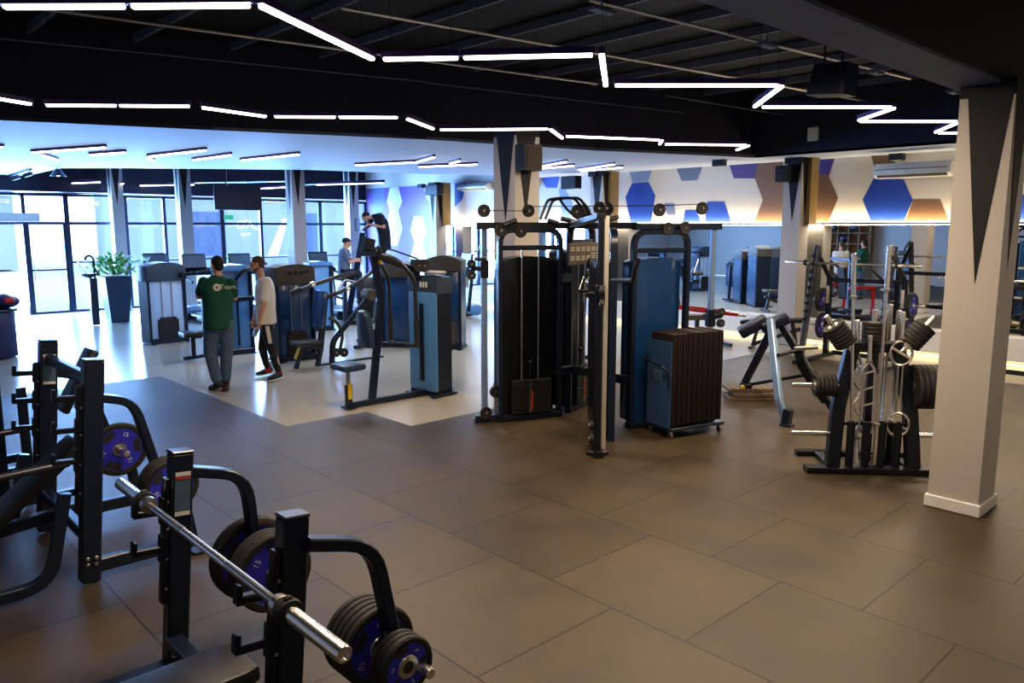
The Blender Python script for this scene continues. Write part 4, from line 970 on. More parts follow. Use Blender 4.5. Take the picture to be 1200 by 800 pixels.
# ---------- machines further back
def tower_at(name, label, pa, pb, h, d=.42, shroud='shroud', capm='cap', inset=.0, **kw):
    a_, b_ = px(*pa), px(*pb); c = (a_+b_)/2; w = (b_-a_).length; dr = (b_-a_).normalized(); rz = math.atan2(dr.y, dr.x); bk = V((-dr.y, dr.x, 0))
    t = thing(name, label, 'gym machine', (c.x+bk.x*d/2, c.y+bk.y*d/2, 0), rz)
    stack_tower(t, w, d, h, shroud, capm, (0,0), 0, **kw); return t, w
# left, pale front with the stack showing
t, w = tower_at('leg_extension_machine', 'dark cap weight machine with pale front and visible weight stack, beside the planter', (177,404), (222,399), 1.58, shroud='shroudpale', capm='capblue', cap_h=.36)
m = M(); m.prism([(-.2,-.2),(.2,-.2),(.17,.2),(-.17,.2)], .08, Matrix.Translation((w/2+.42,-.25,.40)), bev=.02); m.obj('seat', 'pad', t)
m = M(); m.bar([(w/2,-.1,.05),(w/2+.75,-.25,.05)], .07,.06); m.bar([(w/2+.42,-.22,.05),(w/2+.42,-.22,.36)], .07,.07, up=(0,1,0)); m.bar([(w/2+.62,-.1,.05),(w/2+.68,.0,1.0)], .07,.07, up=(0,1,0)); m.obj('main_frame', 'navy', t)
m = M(); m.tube([(w/2-.1,-.3,1.32),(w/2+.15,-.45,1.38),(w/2+.55,-.3,1.40),(w/2+.8,-.1,1.42)], .03, 10, .1); m.obj('press_arm', 'black', t)
m = M(); m.box((w/2+.66,.04,.85), (.30,.09,.62), rot=Matrix.Rotation(-.2,3,'X'), bev=.03, seg=2); m.obj('back_pad', 'padblue', t)
m = M(); m.cyl((w/2-.1,-.36,1.32), (w/2-.1,-.10,1.32), .055, 12); m.obj('roller_pad', 'black', t)
m = M(); m.tube([(w/2+.48,-.42,.42),(w/2+.48,-.50,.7),(w/2+.62,-.46,.85),(w/2+.66,-.3,.62)], .018, 8, .06); m.obj('side_handle', 'chrome', t)
m = M(); m.bar([(w/2+.22,-.40,.32),(w/2+.60,-.44,.32)], .10,.06); m.obj('foot_rest', 'black', t)
# behind the two men
t, w = tower_at('shoulder_press_machine', 'tall pale blue weight machine standing between the two men', (262,417), (300,413), 1.60, shroud='shroudlt', capm='shroudlt', cap_h=.12, show_stack=False, arch=.03)
m = M(); m.bar([(-.5,-.3,.98),(.28,-.26,1.0)], .05,.08); m.obj('swing_arm', 'black', t)
m = M(); m.tube([(-.05,-.24,1.30),(.1,-.30,1.5),(.45,-.25,1.62),(.6,-.1,1.60)], .03, 10, .1); m.obj('press_arm', 'black', t)
m = M(); m.box((.0,-.215,.75), (.035,.02,1.2)); m.obj('shroud_slot', 'navy', t)
m = M(); m.prism([(-.2,-.2),(.2,-.2),(.17,.2),(-.17,.2)], .08, Matrix.Translation((-.85,-.35,.46)), bev=.02); m.obj('seat', 'pad', t)
m = M(); m.bar([(-.2,-.1,.05),(-1.0,-.35,.05)], .07,.06); m.bar([(-.85,-.35,.05),(-.85,-.35,.43)], .07,.07, up=(0,1,0)); m.bar([(-.62,-.25,.05),(-.58,-.2,1.05)], .07,.07, up=(0,1,0)); m.obj('main_frame', 'navy', t)
# behind the row machine
def seat_set(t, x, y, pad='pad'):
    m = M(); m.prism([(-.22,-.22),(.22,-.22),(.18,.22),(-.18,.22)], .09, Matrix.Translation((x,y,.48)), bev=.03); m.obj('seat', pad, t)
    m = M(); m.box((x,y+.28,.92), (.32,.10,.78), rot=Matrix.Rotation(-.2,3,'X'), bev=.035, seg=2); m.obj('back_pad', pad, t)
    m = M(); m.bar([(x,y-.1,.03),(x,y-.1,.44)], .08,.08, up=(0,1,0)); m.bar([(x,y-.35,.035),(x,y+.55,.035)], .08,.06); m.bar([(x,y+.45,.03),(x,y+.42,1.1)], .07,.08, up=(0,1,0)); m.bar([(x-.3,y+.5,.035),(x+.3,y+.5,.035)], .07,.05); m.obj('main_frame', 'navy', t)
    for s in (-1, 1): m = M(); m.tube([(x+s*.12,y+.45,1.15),(x+s*.42,y+.25,1.25),(x+s*.40,y-.30,.98),(x+s*.22,y-.38,.95)], .026, 10, .1); m.obj('press_arm', 'gunmetal', t)
t, w = tower_at('lat_machine', 'blue weight machine with broad taupe cap right behind the row machine', (499,408), (541,409), 1.74, capm='cap', cap_h=.30, show_stack=False, arch=.09)
m = M(); m.box((0,-.222,.30), (w*.7,.02,.42)); m.obj('lower_panel', 'cap', t)
t, w = tower_at('pec_deck_machine', 'blue weight machine with wide taupe cap and black seat, left behind the row machine', (446,406), (482,407), 1.62, capm='cap', cap_h=.30, show_stack=False, arch=.07)
seat_set(t, -w/2-.35, -.25)
t, w = tower_at('abductor_machine', 'small blue weight machine behind the chest press near the mural', (366,388), (392,386), 1.52, shroud='shroudlt', capm='shroudlt', cap_h=.10, show_stack=False, arch=.03)
seat_set(t, -w/2-.5, -.1, 'padblue')
# red plate loaded machine beyond the station
rp = px(672,425); t = thing('leverage_press_machine', 'red and black plate loaded press machine behind the cable station', 'gym machine', (rp.x,rp.y,0), .5)
m = M()
for x in (-.55,.55): m.bar([(x,-.5,.04),(x,.6,.04)], .07,.07)
m.bar([(-.55,.4,.04),(.55,.4,.04)], .07,.07); m.bar([(-.55,.4,.04),(-.45,.35,1.45)], .07,.07, up=(0,1,0)); m.bar([(.55,.4,.04),(.45,.35,1.45)], .07,.07, up=(0,1,0)); m.bar([(-.55,-.3,.75),(-.55,.42,.75)], .07,.07, mi=1); m.bar([(.55,-.3,.75),(.55,.42,.75)], .07,.07, mi=1); m.bar([(-.55,-.3,.04),(-.55,-.3,.78)], .07,.07, up=(0,1,0), mi=1); m.bar([(.55,-.3,.04),(.55,-.3,.78)], .07,.07, up=(0,1,0), mi=1); m.bar([(-.45,.35,1.45),(.45,.35,1.45)], .07,.07); m.obj('main_frame', ['gunmetal','red'], t)
m = M(); m.box((0,.18,.85), (.32,.09,.8), rot=Matrix.Rotation(-.15,3,'X'), bev=.03); m.obj('back_pad', 'pad', t)
m = M(); m.box((0,-.12,.46), (.36,.40,.08), bev=.03); m.obj('seat', 'pad', t)
m = M(); m.bar([(0,-.1,.05),(0,-.1,.42)], .08,.08, up=(0,1,0)); m.bar([(0,-.4,.04),(0,.4,.04)], .07,.07); m.obj('seat_post', 'black', t)
for s in (-1, 1): m = M(); m.bar([(s*.45,.30,1.40),(s*.62,-.15,1.2),(s*.55,-.65,.85)], .06,.06, up=(1,0,0), fl=.1); m.obj('press_arm', 'gunmetal', t)
rp = px(796,404); t = thing('leverage_row_machine', 'red armed plate loaded machine with grey pads beside the mirror, right of the cable station', 'gym machine', (rp.x,rp.y,0), 2.55)
m = M(); m.bar([(-.1,-.9,.04),(-.1,.9,.04)], .08,.07); m.bar([(-.45,.85,.04),(.3,.85,.04)], .07,.07); m.bar([(-.45,-.85,.04),(.3,-.85,.04)], .07,.07); m.bar([(-.1,.4,.04),(-.1,.3,1.15)], .08,.08, up=(0,1,0)); m.bar([(-.1,-.3,.04),(-.1,-.3,.5)], .08,.08, up=(0,1,0)); m.obj('main_frame', 'gunmetal', t)
m = M(); m.box((-.1,-.3,.55), (.34,.5,.09), bev=.03); m.obj('seat', 'padgrey', t)
m = M(); m.box((-.1,.2,1.0), (.36,.10,.45), rot=Matrix.Rotation(-.3,3,'X'), bev=.03); m.obj('chest_pad', 'padgrey', t)
for s in (-1, 1): m = M(); m.bar([(-.1+s*.1,.30,.78),(-.1+s*.34,-.1,.72),(-.1+s*.36,-.95,.62)], .06,.06, up=(1,0,0), fl=.12); a_ = m.obj('lever_arm', 'red', t); m = M(); m.cyl((-.1+s*.36,-.85,.63),(-.1+s*.36,-1.12,.60),.024,10); m.obj('arm_sleeve', 'chrome', a_)

# ---------- utility benches in front of the mirror
bp = px(868,408)
def flat_bench(label, loc, rz, pad='padgrey', inc=.15):
    t = thing('utility_bench', label, 'gym bench', loc, rz)
    m = M(); m.box((-.42,0,.52), (.62,.28,.075), rot=Matrix.Rotation(-inc,3,'Y'), bev=.02, seg=2); m.obj('back_pad', pad, t)
    m = M(); m.box((.18,0,.55), (.40,.28,.075), rot=Matrix.Rotation(-.05,3,'Y'), bev=.02, seg=2); m.obj('seat_pad', pad, t)
    m = M(); m.bar([(-.5,0,.06),(.35,0,.40)], .07,.07); m.bar([(.30,0,.03),(.20,0,.50)], .07,.07, up=(0,1,0)); m.bar([(-.5,0,.03),(-.40,0,.44)], .07,.07, up=(0,1,0)); m.bar([(-.5,-.28,.03),(-.5,.28,.03)], .06,.05); m.bar([(.32,-.24,.03),(.32,.24,.03)], .06,.05); m.obj('bench_frame', 'gunmetal', t); return t
flat_bench('grey padded utility bench on the pale floor behind the cable station', (-10.4,9.9,0), 2.2)
flat_bench('grey padded utility bench by the mirror ledge, left of the squat rack', (bp.x+.55,bp.y+.45,0), .35, 'pad')
# ================================================================== PEOPLE
def remesh_obj(mb, name, m, parent, vox=.009, smooth_it=4):
    me = bpy.data.meshes.new(name+'_raw'); bmesh.ops.recalc_face_normals(mb.bm, faces=mb.bm.faces); mb.bm.to_mesh(me); mb.bm.free()
    o = bpy.data.objects.new(name+'_raw', me); C.objects.link(o)
    r = o.modifiers.new('r', 'REMESH'); r.mode = 'VOXEL'; r.voxel_size = vox; r.use_smooth_shade = True
    if smooth_it: s = o.modifiers.new('s', 'SMOOTH'); s.iterations = smooth_it; s.factor = .5
    dg = bpy.context.evaluated_depsgraph_get(); dg.update(); me2 = bpy.data.meshes.new_from_object(o.evaluated_get(dg))
    bpy.data.objects.remove(o); bpy.data.meshes.remove(me)
    me2.name = name; me2.materials.clear(); me2.materials.append(MT[m])
    for p in me2.polygons: p.use_smooth = True; p.material_index = 0
    o2 = bpy.data.objects.new(name, me2); C.objects.link(o2); o2.parent = parent; return o2
def taper(mb, pts, n=14):
    """rounded tapering limb through (pos, radius)"""
    pts = [(V(p), r) for p, r in pts]
    for (a, ra), (b, rb) in zip(pts, pts[1:]):
        d = b-a; L = d.length
        if L < 1e-4: continue
        mb.lathe([(ra,0),(ra*.5+rb*.5,L*.5),(rb,L)], Matrix.Translation(a) @ d.to_track_quat('Z','Y').to_matrix().to_4x4(), n)
    for a, r in pts: mb.ball(a, r, n=12)
def loft(mb, rings, n=20, power=2.3):
    """rings: (centre, right vec * halfwidth, forward vec * halfdepth)"""
    R_ = []
    for c, a, b in rings:
        ring = []
        for k in range(n):
            t = 2*PI*k/n; ct, st_ = math.cos(t), math.sin(t)
            x = math.copysign(abs(ct)**(2/power), ct); y = math.copysign(abs(st_)**(2/power), st_)
            ring.append(mb.bm.verts.new(V(c)+V(a)*x+V(b)*y))
        R_.append(ring)
    for A, B in zip(R_, R_[1:]):
        for j in range(n): mb.bm.faces.new((A[j], A[(j+1) % n], B[(j+1) % n], B[j]))
    mb.bm.faces.new(R_[0][::-1]); mb.bm.faces.new(R_[-1])
def head(mb, c, f, u, s=1., nose=True):
    """skull, jaw, nose, ears around centre c, facing f"""
    c, f, u = V(c), V(f).normalized(), V(u).normalized(); u = (u-f*u.dot(f)).normalized(); r = f.cross(u); rot = Matrix((r, f, u)).transposed()
    def q(x, y, z): return c+(r*x+f*y+u*z)*s
    mb.ball(q(0,-.012,.03), .083*s, (.90,1.14,1.02), 16, rot=rot); mb.ball(q(0,.022,-.045), .062*s, (.93,1.05,1.15), 14, rot=rot)
    mb.ball(q(0,.050,-.088), .030*s, (1.1,.9,.8), 10, rot=rot)
    if nose:
        taper(mb, [(q(0,.082,.025), .010*s), (q(0,.108,-.018), .015*s), (q(0,.094,-.028), .014*s)], 8)
        for sg in (-1, 1): mb.ball(q(sg*.030,.072,.030), .022*s, (1.2,.7,.7), 8, rot=rot); mb.ball(q(sg*.012,.085,-.058), .014*s, (1.3,.7,.6), 8, rot=rot)
    for sg in (-1, 1): mb.ball(q(sg*.078,-.008,-.005), .026*s, (.38,.75,1.25), 10, rot=rot)
    return q, rot
def hand(mb, w, d, palm_n, s=1., curl=.5, side=1):
    """palm + four fingers + thumb: w wrist, d direction to the fingertips, palm_n palm normal"""
    w, d = V(w), V(d).normalized(); nn = V(palm_n); nn = (nn-d*nn.dot(d)).normalized(); r = d.cross(nn)*side
    for k in range(4): taper(mb, [(w+r*(.010*(k-1.5))*s, .016*s), (w+(d*.085+r*.020*(k-1.5))*s, .0135*s)], 8)
    for k, L in enumerate((.070,.080,.075,.058)):
        b = w+(d*.088+r*.0205*(k-1.5))*s; j1 = b+(d*math.cos(curl*.6)+nn*math.sin(curl*.6))*L*.5*s; j2 = j1+(d*math.cos(curl*1.5)+nn*math.sin(curl*1.5))*L*.3*s; j3 = j2+(d*math.cos(curl*2.2)+nn*math.sin(curl*2.2))*L*.25*s
        taper(mb, [(b,.0105*s),(j1,.0095*s),(j2,.0088*s),(j3,.0075*s)], 8)
    b = w+(d*.02-r*.030)*s; j1 = b+(d*.030-r*.024+nn*.010)*s; j2 = j1+(d*.030-r*.006+nn*.014)*s; taper(mb, [(b,.015*s),(j1,.012*s),(j2,.009*s)], 8)
def figure_plane(base):
    hd = V((base.x, base.y, 0)).normalized()
    def J(x, y, dd=0.):
        v = (x-600)/F_PX*CR-(y-400)/F_PX*CU+CF
        t = (base-CO).dot(hd)/v.dot(hd); p = CO+v*t
        return p + (p-CO).normalized()*dd*1.0
    return J, hd
def shoe(mb, heel, toe, w=.048, h=.075):
    heel, toe = V(heel), V(toe); d = (toe-heel); d.z = 0; L = d.length; d.normalize(); r = V((d.y,-d.x,0))
    rings = [(heel+V((0,0,h*.52)), r*w*.70, V((0,0,h*.50))), (heel+d*.05+V((0,0,h*.56)), r*w*.88, V((0,0,h*.55))), (heel+d*L*.45+V((0,0,h*.48)), r*w*.95, V((0,0,h*.46))), (heel+d*L*.75+V((0,0,h*.36)), r*w*1.08, V((0,0,h*.34))), (heel+d*L*.95+V((0,0,h*.30)), r*w*.8, V((0,0,h*.28))), (heel+d*L+V((0,0,h*.27)), r*w*.4, V((0,0,h*.2)))]
    loft(mb, rings, 14)
def sole(mb, heel, toe, w=.052):
    heel, toe = V(heel), V(toe); d = (toe-heel); d.z = 0; L = d.length; d.normalize(); r = V((d.y,-d.x,0)); po = []
    for t, k in ((0,.55),(.06,.82),(.4,.85),(.72,1.05),(.92,.8),(1.02,.3)): po.append(heel+d*L*t+r*w*k)
    for t, k in ((1.02,.3),(.92,.8),(.72,1.05),(.4,.85),(.06,.82),(0,.55)): po.append(heel+d*L*t-r*w*k)
    A = [mb.bm.verts.new((p.x,p.y,.001)) for p in po]; B = [mb.bm.verts.new((p.x,p.y,.022)) for p in po]; n = len(po)
    mb.bm.faces.new(A[::-1]); mb.bm.faces.new(B)
    for j in range(n): mb.bm.faces.new((A[j],A[(j+1) % n],B[(j+1) % n],B[j]))
UP = V((0,0,1))

# ---- man in the green shirt, arms folded, seen from behind
base = px(255,457); J0, hd = figure_plane(base); right = V((hd.y,-hd.x,0))
t = thing('person', 'person seen from behind in dark green t-shirt and blue jeans, arms folded', 'person', base)
def J(x, y, dd=0.): return J0(x, y, dd)-base
face = (hd*.85-right*.5).normalized(); rt = V((face.y,-face.x,0))
sh = (J(238.5,329,.02), J(270.5,330.5,.0)); hip = (J(248,380), J(265,380)); neck = J(255,323); hc = J(254,310.5)
elb = (J(233,347,.08), J(275,349,.10)); hnd = (J(262,344,.28), J(243,347,.30))
knee = (J(246,410,.02), J(265.5,410,.03)); ank = (J(254,446,-.05), J(264.5,445,.08))
def arm_pts(k, r): return [(sh[k], r[0]), (elb[k], r[1]), (hnd[k], r[2])]
def torso(mb, g, top=True, low=1.0):
    m0 = (hip[0]+hip[1])/2; ms = (sh[0]+sh[1])/2
    loft(mb, [(m0-UP*.06*low, rt*(.165+g*2.6), face*(.115+g*2.4)), (m0+UP*.05, rt*(.168+g*2.4), face*(.118+g*2.2)), (m0*.62+ms*.38, rt*(.170+g*1.6), face*(.115+g*1.4)), (m0*.35+ms*.65, rt*(.198+g*1.3), face*(.128+g)), (m0*.12+ms*.88, rt*(.218+g), face*(.118+g)), (ms+UP*.03, rt*(.165+g), face*(.085+g)), (ms+UP*.075, rt*(.07+g*.5), face*(.065+g*.5))], 24)
b = M(); torso(b, -.012)
for k in (0, 1):
    taper(b, arm_pts(k, (.055,.044,.031))); hand(b, hnd[k], (hnd[k]-elb[k]), hd*-1, .95, .4, 1 if k else -1)
    taper(b, [(hip[k], .085), (knee[k], .055), (knee[k]*.45+ank[k]*.55-hd*.015, .050), (ank[k]+UP*.02, .036)])
taper(b, [(neck-UP*.05,.062), (neck+UP*.05,.056)]); qf, rot = head(b, hc, face, UP)
body = remesh_obj(b, 'body', 'skin', t)
b = M(); torso(b, .018, low=1.0)
for k in (0, 1):
    d = (elb[k]-sh[k]); taper(b, [(sh[k]-UP*.012, .070), (sh[k]+d*.45, .066), (sh[k]+d*.72, .069)])
shirt = remesh_obj(b, 'tshirt', 'green', t, .010, 3)
b = M()
for k in (0, 1): taper(b, [(hip[k]+UP*.04, .104), (hip[k]-UP*.08, .112), (knee[k], .088), (knee[k]*.4+ank[k]*.6, .078), (ank[k]+UP*.03, .074)], 16)
m0 = (hip[0]+hip[1])/2; loft(b, [(m0-UP*.10, rt*.16, face*.115), (m0+UP*.0, rt*.168, face*.125), (m0+UP*.09, rt*.165, face*.122)], 20); remesh_obj(b, 'jeans', 'denim', t, .010, 3)
b = M(); loft(b, [(m0-UP*.03, rt*.180, face*.135), (m0+UP*.01, rt*.180, face*.135)], 20); b.obj('belt', 'leather', t)
for k, (hx, hy, tx, ty) in enumerate(((258,452,244,458), (266,453,263,459))):
    h_, t_ = px(hx,hy)-base, px(tx,ty)-base; d = (t_-h_).normalized(); t_ = h_+d*.30
    b = M(); shoe(b, h_-d*.02, t_, .05, .10); taper(b, [(h_+d*.05+UP*.06,.05), (ank[k]+UP*.03,.05)]); s_ = remesh_obj(b, 'shoe', 'leather', t, .009, 2)
    b = M(); sole(b, h_-d*.02, t_, .05); b.obj('shoe_sole', 'black', s_)
b = M(); b.ball(qf(0,-.022,.044), .090, (.92,1.10,1.0), 18, rot=rot); b.ball(qf(0,-.058,-.012), .068, (1.02,.7,1.0), 14, rot=rot); remesh_obj(b, 'hair', 'hairdk', t, .009, 2)
b = M(); ms = (sh[0]+sh[1])/2; loft(b, [(ms+UP*.055, rt*.078, face*.074), (ms+UP*.085, rt*.070, face*.068)], 18); b.obj('shirt_collar', 'green', shirt)
lr = Matrix((rt, UP, -face)).transposed().to_euler()
cc = J(255.8,337)-face*.0; 
def back_point(x, y): return J(x, y, -.150)
o = M(); o.lathe([(0,-.001),(.050,-.001),(.050,.001),(0,.001)], None, 20, cap=False); o.prism([(-.024,.022),(0,-.028),(.024,.022),(0,.004)], .006, mi=1); o = o.obj('shirt_emblem', ['tee','green'], shirt, recalc=True); o.location = back_point(254.2,336.5)-hd*.022; 
nrm_ = (-hd); o.rotation_euler = Matrix((right, UP, nrm_)).transposed().to_euler()
o = text_mesh('Team', .092, 'shirt_lettering', 'tee', shirt, back_point(267.0,336)-hd*.008, Matrix((right, UP, nrm_)).transposed().to_euler(), .001)

# ---- man in the white shirt, in profile
base = px(318,443); J0, hd = figure_plane(base); right = V((hd.y,-hd.x,0)); face = (-right*.97+hd*.12).normalized(); rt = V((face.y,-face.x,0))
t = thing('person', 'person in white t-shirt and black striped track pants, in profile holding a bottle', 'person', base)
lean = (J(306,326)-J(314,378)).normalized(); 
hc = J(301.3,309.5); neck = J(305.5,321); hip = (J(311.5,381,.07), J(313,381,-.07)); sh = (J(308.5,330,.17), J(311.5,331,-.17))
elb = (J(303,355,.19), J(308.5,356,-.20)); hnd = (J(298.5,374,.10), J(304.5,375,-.17)); knee = (J(307.5,408,.08), J(318,408,-.06)); ank = (J(314,434,.10), J(327,438,-.06))
def torso(mb, g, low=1.):
    m0 = (hip[0]+hip[1])/2; ms = (sh[0]+sh[1])/2
    loft(mb, [(m0-UP*.05*low, rt*(.15+g), face*(.12+g)), (m0+UP*.06, rt*(.155+g), face*(.125+g)), (m0*.62+ms*.38, rt*(.15+g), face*(.118+g)), (m0*.35+ms*.65, rt*(.175+g), face*(.125+g)), (m0*.12+ms*.88, rt*(.19+g), face*(.115+g)), (ms+UP*.03, rt*(.14+g), face*(.085+g)), (ms+UP*.075-face*0, rt*(.065+g*.5), face*(.065+g*.5))], 24)
b = M(); torso(b, -.012)
for k in (0, 1):
    taper(b, [(sh[k],.056),(elb[k],.044),(hnd[k],.032)]); hand(b, hnd[k], (hnd[k]-elb[k]).normalized()*.8-UP*.4, right*-1 if k else hd*-1, 1., .7, 1 if k else -1)
    taper(b, [(hip[k],.080),(knee[k],.054),(knee[k]*.5+ank[k]*.5-face*.015,.048),(ank[k],.036)])
taper(b, [(neck-UP*.05,.060),(neck+UP*.05+face*.01,.054)]); qf, rot = head(b, hc, face-UP*.08, UP); remesh_obj(b, 'body', 'skin', t)
b = M(); torso(b, .022, -.5)
for k in (0, 1): d = elb[k]-sh[k]; taper(b, [(sh[k],.082),(sh[k]+d*.45,.074),(sh[k]+d*.72,.076)])
shirt = remesh_obj(b, 'tshirt', 'tee', t, .010, 3)
b = M()
for k in (0, 1): taper(b, [(hip[k]+UP*.03,.095),(hip[k]-UP*.10,.092),(knee[k],.066),(knee[k]*.35+ank[k]*.65,.053),(ank[k]+UP*.04,.045)], 16)
pants = remesh_obj(b, 'track_pants', 'trackpant', t, .010, 2)
b = M(); s0, s1 = hip[1]-hd*.096+UP*.0, knee[1]*.75+hip[1]*.25-hd*.074; b.bar([s0-hd*.002, s0*.5+s1*.5-hd*.006, s1-hd*.002], .012,.055, up=face); b.obj('white_stripe', 'tee', pants)
for k, (hx, hy, tx, ty) in enumerate(((317,437,303.5,440), (329,443,315,447))):
    h_, t_ = px(hx,hy)-base, px(tx,ty)-base; d = (t_-h_).normalized(); t_ = h_+d*.29
    b = M(); shoe(b, h_-d*.02+UP*.012, t_+UP*.012, .046, .085); taper(b, [(h_+d*.05+UP*.06,.045),(ank[k]+UP*.0,.04)]); s_ = remesh_obj(b, 'shoe', 'trackpant', t, .009, 2)
    b = M(); sole(b, h_-d*.025, t_, .052); b.obj('shoe_sole', 'sole', s_)
    b = M(); a_ = ank[k]; b.cyl(a_-UP*.035, a_+UP*.045, .046, 14); b.obj('sock', 'redsock', t)
b = M(); b.ball(qf(0,-.021,.038), .0868, (.92,1.12,1.0), 18, rot=rot); b.ball(qf(0,-.058,-.005), .060, (1.08,.78,.95), 14, rot=rot); remesh_obj(b, 'hair', 'hairbr', t, .009, 2)
b = M(); b.ball(qf(0,.030,-.075), .052, (1.08,.98,.70), 14, rot=rot); b.ball(qf(0,.0,-.062), .058, (1.08,.7,.6), 12, rot=rot); remesh_obj(b, 'beard', 'hairbr', t, .009, 1)
b = M()
for sg in (-1, 1): b.ball(qf(sg*.030,.088,.022), .010, n=8)
b.obj('eye', 'hairdk', t)
bp_ = hnd[0]+base+(face*.02-UP*.09)
tb = thing('water_bottle', 'clear blue water bottle held low by the white shirt man', 'bottle', bp_-UP*.17); 
Rb = Matrix.Rotation(.35, 4, hd)
b = M(); b.lathe([(0,0),(.030,0),(.036,.012),(.036,.06),(.033,.075),(.036,.09),(.036,.15),(.022,.185),(.016,.20)], Rb, 18); b.obj('bottle_body', 'bottle', tb)
b = M(); b.lathe([(.017,.198),(.019,.20),(.019,.225),(.015,.23),(0,.23)], Rb, 14); b.obj('bottle_cap', 'blue', tb)
b = M(); b.lathe([(.0365,.085),(.0372,.09),(.0372,.14),(.0365,.145)], Rb, 18, cap=False); b.obj('bottle_label', 'white', tb)

# ---- man bent over the stair climber
base = V((-16.4, 10.4, 0)); J0, hd = figure_plane(base); right = V((hd.y,-hd.x,0)); face = -right; rt = V((face.y,-face.x,0))
t = thing('person', 'person in black t-shirt and cap bent forward over a stepper handlebar near the mural', 'person', base)
def J(x, y, dd=0.): return J0(x, y, dd)-base
sh = (J(437,255,.14), J(447,254,-.16)); hip = (J(449,287,.09), J(451,288,-.09)); elb = (J(432,262,.2), J(450,266,-.2)); hnd = (J(428,268,.12), J(434,263,-.14)); knee = (J(436,303,.1), J(442,306,-.1)); ank = (J(446,330,.1), J(448,334,-.1)); hc = J(429,254,-.02); neck = J(436,254)
b = M(); ax = ((sh[0]+sh[1])/2-(hip[0]+hip[1])/2).normalized(); fw = face-ax*face.dot(ax); fw.normalize()
def torso3(b, g):
    m0 = (hip[0]+hip[1])/2; ms = (sh[0]+sh[1])/2
    bk_ = -fw*.07; loft(b, [(m0-ax*.12, rt*(.17+g), fw*(.14+g)), (m0*.6+ms*.4+bk_, rt*(.18+g), fw*(.145+g)), (m0*.2+ms*.8+bk_, rt*(.21+g), fw*(.15+g)), (ms+ax*.09, rt*(.14+g), fw*(.11+g))], 20)
torso3(b, -.01)
for k in (0, 1):
    taper(b, [(sh[k],.055),(elb[k],.045),(hnd[k],.033)]); hand(b, hnd[k], face-UP*.3, -UP, 1., .7, 1 if k else -1); taper(b, [(hip[k],.085),(knee[k],.056),(ank[k],.038)])
taper(b, [((sh[0]+sh[1])/2,.07),(hc*.4+neck*.6,.056)]); qf, rot = head(b, hc, face*.85-UP*.35, UP); remesh_obj(b, 'body', 'skin', t, .012)
b = M(); torso3(b, .015)
for k in (0, 1): d = elb[k]-sh[k]; taper(b, [(sh[k],.076),(sh[k]+d*.6,.068)])
remesh_obj(b, 'tshirt', 'navytee', t, .012, 3)
b = M()
for k in (0, 1): taper(b, [(hip[k],.105),(knee[k],.075),(ank[k]+UP*.05,.055)])
remesh_obj(b, 'track_pants', 'navytee', t, .012, 2)
b = M(); b.ball(qf(0,-.015,.045), .090, (.93,1.10,.9), 16, rot=rot); b.prism([(-.06,.05),(.06,.05),(.05,.13),(-.05,.13)], .012, Matrix.Translation(qf(0,0,.055)) @ rot.to_4x4()); remesh_obj(b, 'cap', 'navytee', t, .010, 1)
b = M()
for k in (0, 1): shoe(b, ank[k]-face*.06-UP*.07, ank[k]+face*.22-UP*.07, .048, .09)
remesh_obj(b, 'shoes', 'trackpant', t, .011, 1)
MAN3 = base.copy(); A3 = [a_+base for a_ in ank]; H3 = [h_+base for h_ in hnd]

# ---- seated person in grey
base = V((-16.2, 8.7, 0)); J0, hd = figure_plane(base); right = V((hd.y,-hd.x,0)); face = (right*.9+hd*.3).normalized(); rt = V((face.y,-face.x,0))
t = thing('person', 'seated person in grey shirt and dark cap behind the chest press machine', 'person', base)
hc = J(406.5,284.5); neck = J(405,290); sh = (J(404,294,.17), J(404,294,-.17)); hip = (J(403,318,.09), J(403,318,-.09)); elb = (J(409,306,.2), J(410,307,-.2)); hnd = (J(416,304,.12), J(417,305,-.12)); knee = (J(420,320,.11), J(421,321,-.11)); ank = (J(421,352,.11), J(422,353,-.11))
def torso4(b, g):
    m0 = (hip[0]+hip[1])/2; ms = (sh[0]+sh[1])/2
    loft(b, [(m0-UP*.1, rt*(.16+g), face*(.12+g)), (m0*.5+ms*.5, rt*(.155+g), face*(.115+g)), (m0*.15+ms*.85, rt*(.19+g), face*(.115+g)), (ms+UP*.05, rt*(.10+g), face*(.08+g))], 20)
b = M(); torso4(b, -.01)
for k in (0, 1):
    taper(b, [(sh[k],.055),(elb[k],.044),(hnd[k],.033)]); hand(b, hnd[k], face, hd*-1, 1., .7, 1 if k else -1); taper(b, [(hip[k],.085),(knee[k],.056),(ank[k],.038)])
taper(b, [((sh[0]+sh[1])/2,.07),(neck+UP*.04,.055)]); qf, rot = head(b, hc, face, UP); remesh_obj(b, 'body', 'skin', t, .012)
b = M(); torso4(b, .015)
for k in (0, 1): d = elb[k]-sh[k]; taper(b, [(sh[k],.076),(sh[k]+d*.7,.068)])
remesh_obj(b, 'tshirt', 'greytee', t, .012, 3)
b = M()
for k in (0, 1): taper(b, [(hip[k],.10),(knee[k],.075),(ank[k]+UP*.04,.055)])
remesh_obj(b, 'trousers', 'navytee', t, .012, 2)
b = M(); b.ball(qf(0,-.015,.048), .090, (.93,1.10,.9), 16, rot=rot); b.prism([(-.06,.05),(.06,.05),(.05,.14),(-.05,.14)], .012, Matrix.Translation(qf(0,0,.05)) @ rot.to_4x4()); remesh_obj(b, 'cap', 'navytee', t, .010, 1)
b = M()
for k in (0, 1): shoe(b, ank[k]-face*.06-UP*.07, ank[k]+face*.22-UP*.07, .048, .09)
remesh_obj(b, 'shoes', 'trackpant', t, .011, 1)
SEAT4 = base+(hip[0]+hip[1])/2; F4 = face.copy(); K4 = [a_+base for a_ in ank]
